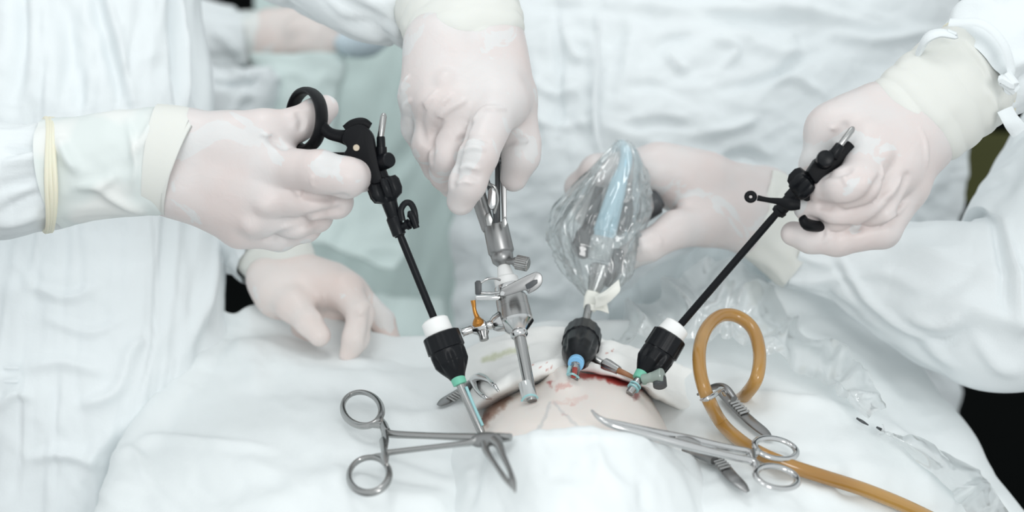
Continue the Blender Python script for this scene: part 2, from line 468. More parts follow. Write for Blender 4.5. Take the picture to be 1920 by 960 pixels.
def film(name, base, veil, tint=(0.965, 0.985, 0.985)):
    m = bpy.data.materials.new(name); m.use_nodes = True; nt = m.node_tree; nt.nodes.clear()
    out = nt.nodes.new('ShaderNodeOutputMaterial'); tr = nt.nodes.new('ShaderNodeBsdfTransparent'); tr.inputs[0].default_value = (*tint, 1)
    gl = nt.nodes.new('ShaderNodeBsdfGlossy'); gl.inputs['Roughness'].default_value = 0.07
    df = nt.nodes.new('ShaderNodeBsdfDiffuse'); df.inputs[0].default_value = (0.93, 0.955, 0.96, 1)
    tl = nt.nodes.new('ShaderNodeBsdfTranslucent'); tl.inputs[0].default_value = (0.93, 0.955, 0.96, 1)
    a0 = nt.nodes.new('ShaderNodeMixShader'); a0.inputs[0].default_value = 0.5
    nt.links.new(df.outputs[0], a0.inputs[1]); nt.links.new(tl.outputs[0], a0.inputs[2])
    lw = nt.nodes.new('ShaderNodeLayerWeight'); lw.inputs['Blend'].default_value = 0.35
    mr = nt.nodes.new('ShaderNodeMapRange'); mr.inputs['To Min'].default_value = base; mr.inputs['To Max'].default_value = 0.55
    nt.links.new(lw.outputs['Facing'], mr.inputs['Value'])
    m1 = nt.nodes.new('ShaderNodeMixShader'); m1.inputs[0].default_value = veil
    nt.links.new(tr.outputs[0], m1.inputs[1]); nt.links.new(a0.outputs[0], m1.inputs[2])
    m2 = nt.nodes.new('ShaderNodeMixShader'); nt.links.new(mr.outputs[0], m2.inputs[0])
    nt.links.new(m1.outputs[0], m2.inputs[1]); nt.links.new(gl.outputs[0], m2.inputs[2])
    nt.links.new(m2.outputs[0], out.inputs[0]); M[name] = m
film('film', 0.08, 0.24); film('film_soft', 0.12, 0.62)

def glove(name, skin, pocket, thr, scale):
    """thin white rubber over skin: pinkish where it clings, paler where it stands off"""
    m = mat(name, skin, 0.42, sss=0.10, spec=0.45, sssr=(1, .55, .45)); nt = m.node_tree; b = nt.nodes['Principled BSDF']
    tc = nt.nodes.new('ShaderNodeTexCoord')
    n1 = nt.nodes.new('ShaderNodeTexNoise'); n1.inputs['Scale'].default_value = scale; n1.inputs['Detail'].default_value = 4; n1.inputs['Roughness'].default_value = 0.55; n1.inputs['Distortion'].default_value = 0.8
    r1 = nt.nodes.new('ShaderNodeValToRGB'); r1.color_ramp.elements[0].position = thr; r1.color_ramp.elements[1].position = thr + 0.012
    n2 = nt.nodes.new('ShaderNodeTexNoise'); n2.inputs['Scale'].default_value = 22; n2.inputs['Detail'].default_value = 3
    r2 = nt.nodes.new('ShaderNodeValToRGB'); r2.color_ramp.elements[0].position = 0.35; r2.color_ramp.elements[1].position = 0.68
    pk = tuple(c * f for c, f in zip(skin, (1.0, 0.925, 0.905)))
    r2.color_ramp.elements[0].color = (*skin, 1); r2.color_ramp.elements[1].color = (*pk, 1)
    mx = nt.nodes.new('ShaderNodeMixRGB'); mx.inputs[2].default_value = (*pocket, 1)
    n3 = nt.nodes.new('ShaderNodeTexNoise'); n3.inputs['Scale'].default_value = 70; n3.inputs['Detail'].default_value = 5; n3.inputs['Distortion'].default_value = 1.2
    bp = nt.nodes.new('ShaderNodeBump'); bp.inputs['Strength'].default_value = 0.28; bp.inputs['Distance'].default_value = 0.0015
    for n in (n1, n2, n3): nt.links.new(tc.outputs['Object'], n.inputs['Vector'])
    nt.links.new(n1.outputs['Fac'], r1.inputs['Fac']); nt.links.new(n2.outputs['Fac'], r2.inputs['Fac'])
    nt.links.new(r1.outputs['Color'], mx.inputs[0]); nt.links.new(r2.outputs['Color'], mx.inputs[1]); nt.links.new(mx.outputs[0], b.inputs['Base Color'])
    nt.links.new(n3.outputs['Fac'], bp.inputs['Height']); nt.links.new(bp.outputs['Normal'], b.inputs['Normal'])
glove('glove', (0.70, 0.664, 0.656), (0.70, 0.69, 0.686), 0.59, 24)
glove('glove_shade', (0.77, 0.70, 0.67), (0.78, 0.755, 0.74), 0.63, 22)

# skin with stains painted as colour attribute (iodine, blood, pen lines: marks with a shape of their own)
m = mat('skin', (0.81, 0.745, 0.70), 0.45, sss=0.25, bump=[(150, 0.12, 0.001)])
at = m.node_tree.nodes.new('ShaderNodeAttribute'); at.attribute_name = 'stain'
m.node_tree.links.new(at.outputs['Color'], m.node_tree.nodes['Principled BSDF'].inputs['Base Color'])
m = mat('towel_marked', (0.90, 0.90, 0.88), 0.9, bump=[(500, 0.3, 0.0006)], spec=0.2)
at = m.node_tree.nodes.new('ShaderNodeAttribute'); at.attribute_name = 'stain'
m.node_tree.links.new(at.outputs['Color'], m.node_tree.nodes['Principled BSDF'].inputs['Base Color'])
def stain(o, base, marks, seed=3):
    """marks: (polyline px, half width px, colour, strength, raggedness)"""
    me = o.data; v = np.zeros(len(me.vertices) * 3); me.vertices.foreach_get('co', v); v = v.reshape(-1, 3)
    px = toPx(v)[:, :2]; c = np.ones((len(v), 4)); c[:, :3] = base
    for pl, wd, colr, st, rag in marks:
        if len(pl) == 1: pl = [pl[0], (pl[0][0] + 0.1, pl[0][1])]
        q = px + rag * np.stack([fbm(np.stack([px[:, 0] / 9, px[:, 1] / 9, 0 * px[:, 0]], -1), seed), fbm(np.stack([px[:, 0] / 9, px[:, 1] / 9, 0 * px[:, 0] + 5], -1), seed + 1)], -1)
        d, t = seg_dist(q, pl); k = st * np.clip(1.35 - d / wd, 0, 1)
        c[:, :3] = c[:, :3] * (1 - k[:, None]) + np.array(colr) * k[:, None]
    a = me.color_attributes.new('stain', 'FLOAT_COLOR', 'POINT'); a.data.foreach_set('color', c.ravel())

# ------------------------------------------------------------------ the room
def struct(o): o['kind'] = 'structure'; return o
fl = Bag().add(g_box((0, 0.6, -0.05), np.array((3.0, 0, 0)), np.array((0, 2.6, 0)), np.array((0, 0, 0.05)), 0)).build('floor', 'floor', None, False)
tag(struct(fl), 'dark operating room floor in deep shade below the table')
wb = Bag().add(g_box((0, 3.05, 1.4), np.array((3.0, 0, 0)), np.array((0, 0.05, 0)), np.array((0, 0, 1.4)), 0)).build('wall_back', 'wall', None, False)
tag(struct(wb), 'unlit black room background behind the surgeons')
# cabinet with an olive band seen through the gap beneath the raised arm
cab = thing('equipment_cabinet', 'black equipment cabinet with olive band seen under the raised arm', 'cabinet', P(1900, 320, 2.2) * np.array((1, 1, 0)))
c0 = P(1900, 330, 2.2); c0[2] = 0.55
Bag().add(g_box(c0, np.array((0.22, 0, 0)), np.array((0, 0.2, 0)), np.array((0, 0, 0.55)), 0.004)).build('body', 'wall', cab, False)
cc = P(1900, 300, 2.0); Bag().add(g_box((cc[0], c0[1] - 0.206, cc[2]), np.array((0.19, 0, 0)), np.array((0, 0.006, 0)), np.array((0, 0, 0.045)), 0.002)).build('front_band', 'olive', cab, False)

# operating table beneath the drapes
tb = thing('operating_table', 'dark padded operating table hidden beneath the white drapes', 'table', (0.02, -0.05, 0))
Bag().add(g_box((0.02, -0.05, 0.82), np.array((0.2, 0, 0)), np.array((0, 0.24, 0)), np.array((0, 0, 0.04)), 0.01)).build('pad', 'table_pad', tb)
Bag().add(g_box((0.02, -0.05, 0.39), np.array((0.1, 0, 0)), np.array((0, 0.12, 0)), np.array((0, 0, 0.39)), 0.01)).build('pedestal', 'table_pad', tb)

# ------------------------------------------------------------------ patient and drapes
def rowz(l): return np.array([PZ(*a) for a in l])
def drop(row, dy, dz): return np.array(row) + np.array((0, dy, dz))

belly_rows = [rowz([(870, 800, .97), (910, 765, 1.005), (950, 744, 1.02), (1000, 724, 1.03), (1060, 706, 1.036), (1120, 702, 1.036), (1180, 716, 1.028), (1215, 740, 1.01), (1240, 775, .98)]),
              rowz([(870, 812, .985), (915, 782, 1.02), (955, 762, 1.035), (1000, 750, 1.043), (1060, 738, 1.048), (1120, 735, 1.048), (1180, 744, 1.042), (1225, 768, 1.02), (1258, 800, .98)]),
              rowz([(870, 826, .985), (915, 806, 1.03), (955, 796, 1.045), (1000, 790, 1.052), (1060, 785, 1.057), (1120, 785, 1.057), (1190, 796, 1.046), (1245, 818, 1.02), (1285, 846, .98)]),
              rowz([(870, 850, .985), (915, 850, 1.03), (955, 848, 1.04), (1000, 845, 1.045), (1060, 845, 1.05), (1120, 845, 1.05), (1195, 852, 1.04), (1260, 868, 1.015), (1310, 890, .98)])]
patient = thing('person', 'patient lying under the white drapes with bare belly exposed', 'person', (0.03, 0.0, 0.86))
navel = [([(1050, 716), (1062, 716)], 9.0, 24), ]
belly = sheet('belly', belly_rows, 'skin', patient, 260, 170, folds=navel + [([(1040, 706), (1048, 730)], -2.0, 6)], thick=0.0)
SK = (0.81, 0.745, 0.70)
stain(belly, SK, [
    ([(905, 792), (925, 768), (950, 746)], 10, (0.30, 0.12, 0.05), 0.75, 4),
    ([(898, 800), (915, 775)], 6, (0.16, 0.05, 0.03), 0.8, 3),
    ([(1085, 704), (1120, 703), (1160, 713), (1200, 728)], 8, (0.42, 0.03, 0.02), 0.95, 3),
    ([(1140, 712), (1180, 722)], 4, (0.42, 0.03, 0.02), 0.8, 3),
    ([(1185, 738), (1194, 744)], 6, (0.30, 0.02, 0.02), 0.85, 3),
    ([(1031, 718)], 6, (0.45, 0.05, 0.04), 0.9, 4),
    ([(1045, 728), (1066, 722)], 5, (0.60, 0.22, 0.18), 0.5, 4),
    ([(1040, 755), (1100, 747)], 5, (0.72, 0.45, 0.40), 0.35, 6),
    ([(1074, 761)], 5, (0.66, 0.33, 0.28), 0.5, 4),
    ([(1060, 778)], 4, (0.66, 0.33, 0.28), 0.5, 4),
    ([(1032, 755), (1020, 785), (1008, 808)], 3.2, (0.42, 0.45, 0.47), 0.45, 2),
    ([(1040, 755), (1060, 778), (1082, 800)], 3.2, (0.42, 0.45, 0.47), 0.40, 2),
    ([(995, 722), (1010, 740)], 5, (0.75, 0.60, 0.55), 0.3, 3)])

drape_rows = [
    drop(rowz([(430, 650, .95), (480, 640, .95), (560, 640, .95), (740, 690, .95), (870, 690, .95), (1000, 660, .96), (1100, 655, .96), (1250, 640, .96), (1400, 610, .96), (1500, 590, .96), (1600, 610, .95), (1690, 690, .93)]), 0.05, -0.25),
    rowz([(405, 648, .965), (450, 618, .985), (540, 604, .99), (740, 664, .985), (870, 665, .985), (1000, 640, 1.0), (1100, 640, 1.0), (1250, 625, .995), (1390, 585, 1.0), (1480, 558, 1.0), (1590, 580, .985), (1665, 640, .95)]),
    rowz([(385, 668, .97), (440, 640, .995), (540, 632, 1.0), (720, 680, 1.0), (870, 685, 1.0), (1000, 660, 1.01), (1100, 660, 1.01), (1250, 650, 1.01), (1400, 615, 1.01), (1500, 595, 1.01), (1610, 612, .99), (1695, 675, .95)]),
    rowz([(330, 722, .965), (400, 705, .99), (520, 695, 1.005), (700, 715, 1.012), (860, 725, 1.008), (1000, 735, .99), (1120, 735, .99), (1250, 715, 1.01), (1400, 690, 1.015), (1540, 690, 1.01), (1660, 700, .985), (1765, 755, .94)]),
    rowz([(232, 838, .95), (320, 815, .985), (480, 800, 1.01), (680, 800, 1.022), (850, 810, 1.02), (1000, 830, .99), (1120, 830, .99), (1290, 815, 1.01), (1430, 790, 1.02), (1570, 790, 1.012), (1730, 810, .98), (1845, 850, .93)]),
    rowz([(180, 962, .94), (290, 935, .975), (450, 910, 1.005), (660, 900, 1.025), (840, 910, 1.03), (1000, 920, 1.0), (1120, 920, 1.0), (1300, 910, 1.02), (1460, 900, 1.02), (1620, 905, 1.0), (1780, 925, .96), (1910, 955, .91)]),
    rowz([(120, 1100, .91), (250, 1090, .95), (430, 1080, .985), (650, 1070, 1.01), (840, 1070, 1.02), (1000, 1070, 1.0), (1120, 1070, 1.0), (1310, 1070, 1.01), (1480, 1070, 1.0), (1650, 1080, .97), (1850, 1090, .93), (2010, 1110, .88)])]
# hems falling at the sides
drape_rows = [np.concatenate([[r[0] + np.array((-0.012, 0.02, -0.20))], r, [r[-1] + np.array((0.012, 0.02, -0.20))]]) for r in drape_rows]
drape_folds = [([(250, 838), (300, 822), (420, 832), (520, 836)], 3.5, 9), ([(215, 860), (255, 850), (275, 900)], 3, 10), ([(1380, 746), (1440, 744), (1560, 765), (1640, 790)], 3.0, 10),
    ([(1640, 790), (1700, 840), (1790, 890), (1900, 950)], 4, 14), ([(430, 870), (600, 900), (760, 880)], 3.5, 22), ([(560, 700), (700, 720), (830, 690)], 4, 20),
    ([(600, 760), (760, 790), (880, 770)], 3.5, 16), ([(400, 960), (600, 925), (800, 930), (880, 890)], 5, 26), ([(1540, 660), (1600, 720), (1680, 760)], 5, 24),
    ([(1300, 730), (1330, 790), (1360, 850)], -3, 14), ([(1500, 640), (1560, 700), (1600, 780)], -3, 22), ([(1660, 800), (1720, 880), (1750, 960)], 4, 20),
    ([(1420, 880), (1560, 900), (1650, 950)], -3, 18), ([(640, 660), (700, 690), (760, 670)], 4, 14), ([(440, 640), (480, 690), (470, 740)], 4, 22), ([(1560, 830), (1600, 880), (1580, 940)], -4, 20)]
drape = sheet('surgical_drape', drape_rows, 'drape', None, 300, 230, drape_folds, [(260, 120, 12, 3.0), (90, 60, 40, 0.9)], 4, 0.0015)
tag(drape, 'large white surgical drape covering the patient and table', 'drape')

towel_rows = [
    drop(rowz([(860, 672, 1.0), (900, 652, 1.015), (950, 634, 1.03), (1000, 624, 1.035), (1050, 621, 1.035), (1110, 632, 1.03), (1160, 650, 1.025), (1230, 675, 1.015), (1300, 700, 1.0)]), 0.02, -0.06),
    rowz([(860, 668, 1.0), (900, 648, 1.02), (950, 630, 1.035), (1000, 620, 1.04), (1050, 618, 1.04), (1110, 630, 1.036), (1160, 648, 1.03), (1230, 672, 1.02), (1300, 700, 1.005)]),
    rowz([(862, 690, 1.0), (905, 674, 1.025), (950, 655, 1.039), (1000, 645, 1.041), (1050, 642, 1.041), (1110, 652, 1.040), (1160, 668, 1.038), (1230, 692, 1.025), (1310, 725, 1.005)]),
    rowz([(866, 726, 1.0), (908, 712, 1.03), (950, 692, 1.040), (1000, 676, 1.0425), (1050, 668, 1.041), (1110, 676, 1.0425), (1165, 692, 1.039), (1235, 718, 1.025), (1310, 755, 1.005)]),
    rowz([(868, 775, 1.0), (905, 748, 1.03), (945, 727, 1.041), (1000, 706, 1.0425), (1050, 692, 1.0435), (1110, 693, 1.041), (1170, 707, 1.041), (1235, 738, 1.025), (1300, 780, 1.0)]),
    rowz([(870, 800, .98), (908, 768, 1.005), (948, 744, 1.018), (1000, 720, 1.027), (1050, 704, 1.032), (1110, 701, 1.032), (1170, 713, 1.027), (1225, 745, 1.002), (1275, 790, .97)])]
tw = sheet('folded_towel', towel_rows, 'towel_marked', None, 200, 120, [([(905, 676), (945, 662), (985, 652)], -5, 6), ([(890, 660), (950, 645), (1000, 634)], 3, 7), ([(915, 735), (970, 706), (1030, 688), (1100, 684), (1190, 706)], 4, 9),
    ([(1120, 655), (1190, 690), (1250, 735)], 3, 9), ([(1210, 735), (1260, 745), (1300, 775)], 3, 9), ([(930, 700), (980, 685)], 2, 8)], [(70, 40, -20, 1.2)], 9, 0.003)
tag(tw, 'bunched white towel behind the bare belly flecked with blood', 'towel')
TW = (0.90, 0.90, 0.88)
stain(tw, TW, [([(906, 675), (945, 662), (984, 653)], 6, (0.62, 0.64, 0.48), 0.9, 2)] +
      [([(x, y)], r, (0.55, 0.16, 0.12), 0.8, 3) for x, y, r in ((1028, 692, 3), (1026, 681, 2), (1035, 688, 2.2), (996, 683, 1.8), (1148, 656, 2.4), (1138, 661, 2), (1151, 652, 1.6), (1014, 690, 1.8))])

front_rows = [
    rowz([(800, 850, .995), (870, 822, 1.02), (910, 812, 1.045), (960, 815, 1.055), (1020, 804, 1.063), (1095, 799, 1.067), (1170, 810, 1.062), (1235, 830, 1.045), (1285, 852, 1.022), (1340, 880, .995)]) + np.array((0, 0.012, -0.014)),
    rowz([(795, 862, .995), (865, 826, 1.028), (908, 813, 1.052), (960, 817, 1.062), (1020, 806, 1.07), (1095, 800, 1.074), (1170, 811, 1.069), (1235, 831, 1.052), (1287, 852, 1.028), (1345, 885, .995)]),
    rowz([(785, 880, .995), (855, 848, 1.028), (905, 840, 1.05), (960, 838, 1.062), (1020, 832, 1.07), (1095, 828, 1.073), (1170, 838, 1.068), (1238, 855, 1.052), (1295, 872, 1.028), (1355, 905, .995)]),
    rowz([(760, 930, .995), (840, 905, 1.025), (900, 895, 1.046), (960, 892, 1.056), (1020, 890, 1.064), (1095, 888, 1.067), (1175, 895, 1.062), (1250, 910, 1.046), (1315, 925, 1.024), (1380, 955, .99)]),
    rowz([(720, 1080, .985), (820, 1075, 1.005), (890, 1070, 1.025), (960, 1070, 1.035), (1020, 1070, 1.042), (1095, 1070, 1.044), (1180, 1070, 1.04), (1270, 1075, 1.022), (1350, 1080, 1.0), (1430, 1090, .975)])]
fr = sheet('covering_sheet', front_rows, 'drape', None, 170, 110, [([(905, 835), (895, 890), (880, 960)], -3, 10), ([(1110, 830), (1140, 890), (1210, 930)], 2.5, 14), ([(1200, 900), (1215, 960)], -2.5, 12), ([(960, 830), (1060, 820), (1180, 825)], 1.5, 10),
    ([(1285, 880), (1310, 930), (1320, 980)], -3, 12), ([(980, 900), (1060, 920), (1120, 960)], 2, 20)], [(120, 80, 70, 1.5)], 14, 0.0025)
tag(fr, 'white covering sheet over the near side of the bare belly', 'drape')

def bvh(objs):
    v = []; f = []; n = 0
    for o in objs:
        v += [tuple(x.co) for x in o.data.vertices]; f += [tuple(i + n for i in p.vertices) for p in o.data.polygons]; n = len(v)
    return BVHTree.FromPolygons(v, f)
SURF = bvh([drape, tw, fr, belly])
def S(px, py, lift=0.0, default=0.95):
    """distance of the draped surface at that pixel, raised by lift metres"""
    r = nrm(P(px, py, 1.0) - CAM); h = SURF.ray_cast(Vector(CAM), Vector(r))
    if h[0] is None: return default
    p = np.array(h[0]); d = (p - CAM) @ FWD
    return d - lift / 0.53

# ------------------------------------------------------------------ surgeon at the left
pa = thing('person', 'surgeon in white gown at far left gripping the black dissector by its finger ring', 'person', (-0.30, 0.12, 0))
A_rows = []
for y, ex, d0 in ((-180, 380, 1.20), (0, 388, 1.17), (120, 392, 1.15), (220, 398, 1.14), (350, 420, 1.14), (480, 436, 1.13), (600, 436, 1.12), (760, 430, 1.11), (900, 420, 1.11), (1100, 410, 1.11)):
    A_rows.append(PP([(-330, y, d0 + 0.10), (-150, y, d0 + 0.03), (0, y, d0), (130, y, d0 - .005), (250, y, d0), (340, y, d0 + 0.02), (ex - 12, y, d0 + 0.05), (ex, y, d0 + 0.08), (ex - 6, y, d0 + 0.16)]))
A_folds = [([(35, -60), (38, 60), (20, 200)], -7, 14), ([(110, -40), (130, 100), (150, 210)], -6, 20), ([(170, -40), (200, 70), (235, 200)], -8, 16), ([(190, -40), (222, 80), (250, 210)], 5, 10), ([(322, -40), (326, 90), (332, 210)], -6, 7), ([(338, -40), (344, 80), (352, 210)], 6, 6),
    ([(362, -40), (370, 90), (378, 210)], -6, 6), ([(350, -20), (356, 100), (358, 210)], -4, 5), ([(285, 400), (290, 520), (285, 640), (262, 740)], -1.6, 3), ([(60, 540), (130, 560), (180, 540)], 3, 10), ([(50, 690), (120, 680), (200, 700)], 3, 12), ([(230, 700), (250, 650), (270, 640)], 4, 12),
    ([(36, 690), (40, 800), (32, 960)], -2, 3), ([(150, 760), (210, 740), (240, 690)], 4, 12), ([(400, 470), (390, 560), (350, 650)], 5, 14), ([(415, 480), (418, 560), (400, 610)], -4, 8), ([(60, 860), (120, 850), (190, 870)], 3.5, 12), ([(90, 600), (170, 625), (230, 600)], 2.5, 9), ([(150, 910), (180, 850), (220, 800)], 3, 14), ([(0, 770), (30, 740), (60, 745)], 4, 9)]
sheet('gown', A_rows, 'gown', pa, 200, 260, A_folds, [(70, 420, 5, 5.0), (150, 120, 70, 2.2), (60, 40, 60, 0.4)], 21, 0.0, 1.5)
# stitched side placket of the gown
Bag().add(g_tube(PP([(8, 690, 1.108), (22, 690, 1.108), (34, 690, 1.11)]), 0.0012, 8)).add(g_tube(PP([(8, 715, 1.107), (22, 715, 1.107), (34, 715, 1.109)]), 0.0012, 8)).build('pocket_stitching', 'gown', pa)
sleeve('sleeve', [(-260, 350, 1.06, 150), (-120, 345, 1.03, 128), (0, 340, 1.0, 112), (60, 335, .992, 102), (95, 331, .99, 97), (135, 324, .988, 92)], 'gown', pa, 90, 110,
       [([(0, 285), (40, 280), (75, 268)], -7, 8), ([(0, 350), (40, 340), (78, 330)], -4, 9), ([(-10, 420), (40, 410), (80, 392)], 4, 10), ([(0, 310), (50, 300), (80, 292)], 4, 10), ([(0, 395), (50, 370), (80, 362)], -4, 7)], [(0.045, 0.02, 2.2)], 5)
H1 = hand('gloved_hand', [((338, 258, .985, 15.8), (515, 314, .980, 15)), ((338, 305, .983, 17), (500, 365, .980, 14.5)), ((336, 352, .985, 15.8), (478, 402, .986, 14)), ((336, 350, .99, 15.5), (450, 426, .996, 12.5)), ((380, 262, .985, 16), (492, 246, .980, 13)),
                          ((300, 258, .985, 15), (338, 258, .985, 15.5)), ((300, 350, .985, 15), (338, 352, .985, 15.5)), ((430, 270, .985, 16), (505, 296, .982, 14))],
    [[(492, 246, .980, 12.5), (556, 234, .986, 10.3), (590, 216, .991, 9.9), (610, 203, .997, 8.4)],
     [(515, 316, .978, 13.5), (600, 322, .958, 12.6), (650, 333, .960, 11.8), (678, 327, .980, 10.0), (668, 312, 1.003, 9.0)],
     [(500, 366, .979, 13.0), (586, 376, .974, 11.2), (630, 378, .984, 10.0), (636, 364, 1.004, 9.4)],
     [(478, 403, .986, 12.5), (556, 414, .988, 10.4), (594, 406, 1.0, 9.4), (600, 394, 1.015, 8.6)],
     [(450, 427, .996, 12), (524, 441, 1.002, 9.8), (574, 427, 1.010, 8.6), (592, 412, 1.02, 8.0)]],
    'glove', pa, creases=[([(522, 268), (508, 256), (492, 252)], 1.2), ([(552, 358), (566, 364), (578, 362)], 1.8), ([(560, 408), (545, 416), (530, 420)], 1.2), ([(588, 352), (584, 340), (588, 330)], 0.6)],
    lumps=[(497, 388, 4.5), (470, 428, 4.5)], grooves=[([(510, 262), (522, 268), (534, 276)], 1.4), ([(572, 365), (605, 369), (645, 369)], 1.5), ([(535, 418), (575, 408), (635, 394)], 1.4), ([(500, 448), (545, 434), (590, 414)], 1.3), ([(560, 214), (566, 226), (564, 240)], 0.7)])
cuffA = sleeve('glove_cuff', [(104, 326, .989, 103), (130, 321, .988, 102), (200, 310, .985, 100), (270, 304, .984, 101), (318, 302, .984, 101)], 'cuff_thin', H1, 90, 90,
       [([(110, 260), (130, 300), (150, 320)], 5, 12), ([(140, 350), (190, 345), (215, 330)], 4, 9), ([(180, 350), (230, 380), (270, 395)], 3, 8), ([(240, 230), (255, 300), (248, 350)], 2.5, 8), ([(285, 225), (270, 260), (240, 300)], 2.5, 7)], [(0.03, 0.02, 1.0)], 8, flat=(0.9, 0.82, 0.72, 0.66, 0.66))
sleeve('cuff_band', [(285, 297, .984, 103), (325, 302, .984, 104.6), (340, 306, .984, 104.4), (343, 307, .984, 103.4)], 'cuff', H1, 80, 16, flat=0.69)
cr = []
for k in range(3):
    a = np.linspace(0, 2 * math.pi, 48, endpoint=False); r = 106 - k * 0.6
    cx = 86 + k * 6
    cr.append(g_tube(np.array([P(cx + 0.04 * 104 * math.sin(t) + 2.2 * math.sin(3 * t + k), 328 - r * math.cos(t), .99 - 0.93 * r * math.sin(t) / FPX) for t in a]), 0.0016, 8, True, n=96))
bg_ = Bag(); [bg_.add(c) for c in cr]; bg_.build('cuff_rim', 'cuff_rim', H1)

# second hand of the same surgeon, resting on the drape
H2 = hand('gloved_hand', [((520, 540, 1.16, 15), (640, 542, 1.145, 13.5)), ((575, 525, 1.17, 15), (655, 548, 1.155, 12.5)), ((525, 560, 1.16, 15), (600, 575, 1.17, 12)), ((520, 548, 1.15, 14), (555, 575, 1.135, 11.5)), ((500, 520, 1.165, 15), (560, 540, 1.16, 15)), ((560, 510, 1.17, 14), (620, 530, 1.16, 14))],
    [[(550, 572, 1.135, 12), (578, 604, 1.122, 9.2), (599, 629, 1.118, 8.0)],
     [(645, 548, 1.145, 12.5), (676, 588, 1.125, 9.4), (667, 634, 1.118, 9.0), (653, 666, 1.120, 6.6)],
     [(660, 550, 1.16, 12), (716, 602, 1.155, 9.0), (741, 665, 1.152, 7.6)],
     [(640, 560, 1.165, 12), (634, 605, 1.168, 10.5), (628, 642, 1.158, 8.5)],
     [(598, 575, 1.17, 12), (575, 612, 1.165, 10.5), (600, 640, 1.158, 8.0)]], 'glove_shade', pa, h=0.0015, creases=[([(684, 580), (676, 588), (670, 586)], 1.2), ([(712, 640), (722, 634), (734, 636)], 1.0), ([(608, 548), (606, 575), (600, 600)], 1.0)],
    grooves=[([(697, 580), (694, 610), (688, 645)], 1.2)])
sleeve('glove_cuff', [(500, 440, 1.185, 82), (525, 490, 1.175, 70), (545, 535, 1.165, 60), (548, 542, 1.165, 56)], 'cuff', H2, 70, 60, [], [(0.02, 0.03, 1.2)], 12, rings=3, ring_amp=0.8, flat=0.6)
sleeve('sleeve', [(250, 330, 1.25, 110), (400, 400, 1.22, 100), (480, 440, 1.195, 90), (510, 470, 1.185, 80)], 'gown', pa, 60, 60, [], [(0.04, 0.02, 2.5)], 15)

# ------------------------------------------------------------------ surgeon in the middle
pb = thing('person', 'middle surgeon in white gown holding the steel grasper and the right dissector', 'person', (0.12, 0.42, 0))
B_rows = []
for y, xl, xr, d0 in ((-200, 800, 1800, 1.36), (-60, 810, 1800, 1.33), (80, 830, 1800, 1.31), (200, 840, 1810, 1.29), (330, 845, 1812, 1.285), (460, 850, 1795, 1.29), (600, 855, 1800, 1.30), (760, 860, 1800, 1.31), (900, 860, 1790, 1.32)):
    d0 += 0.035
    B_rows.append(PP([(xl + 10, y, d0 + 0.22), (xl, y, d0 + 0.12), (xl + 60, y, d0 + 0.05), (1010, y, d0 + 0.015), (1130, y, d0), (1280, y, d0 - 0.012), (1430, y, d0), (1560, y, d0 + 0.015), (1680, y, d0 + 0.04), (xr - 40, y, d0 + 0.08), (xr, y, d0 + 0.15), (xr - 15, y, d0 + 0.26)]))
B_folds = [([(1040, 0), (1046, 80), (1048, 160), (1042, 260)], -4, 7), ([(1000, 20), (1060, 12), (1160, 24)], -3, 10), ([(1060, 70), (1080, 110), (1100, 105)], 5, 8), ([(1230, 90), (1260, 75), (1300, 70)], -4, 8), ([(1250, 105), (1275, 130), (1290, 125)], 5, 7), ([(1330, 70), (1380, 95), (1350, 130)], 4, 8),
    ([(1360, 165), (1440, 150), (1500, 110), (1560, 90)], -5, 10), ([(1380, 60), (1460, 100), (1560, 95)], 4, 12), ([(1440, 160), (1480, 150), (1540, 180)], 5, 9), ([(1180, 240), (1240, 230), (1300, 240)], -5, 9), ([(1170, 170), (1220, 160), (1280, 180)], -3, 10), ([(1320, 250), (1380, 240), (1420, 220)], 4, 10),
    ([(1140, 0), (1300, 14), (1500, 20), (1700, 60)], 5, 14), ([(1200, -20), (1400, 40), (1560, 30)], -4, 12), ([(1120, 20), (1124, 90)], 3, 5), ([(1360, 300), (1400, 290), (1440, 310)], -6, 10), ([(1000, 150), (1030, 175), (1080, 170)], 4, 9), ([(1000, 220), (1040, 235), (1100, 230)], 3, 9),
    ([(1180, 20), (1180, 120), (1150, 230)], 3, 16), ([(1560, 60), (1640, 80), (1740, 60)], 5, 10), ([(880, 330), (890, 430), (880, 560)], -6, 16), ([(920, 500), (960, 540), (1040, 560)], 4, 12)]
sheet('gown', B_rows, 'gown', pb, 260, 220, B_folds, [(130, 90, 25, 4.0), (60, 45, -30, 1.4)], 33, 0.0, 1.7)
Bag().add(g_tube(PP([(1119, 60, 1.318), (1122, 120, 1.315), (1117, 190, 1.311), (1120, 250, 1.307), (1130, 290, 1.307)]), [0.003, .0032, .0035, .0028, .002], 8, flat=0.5)).build('waist_tie', 'gown', pb)
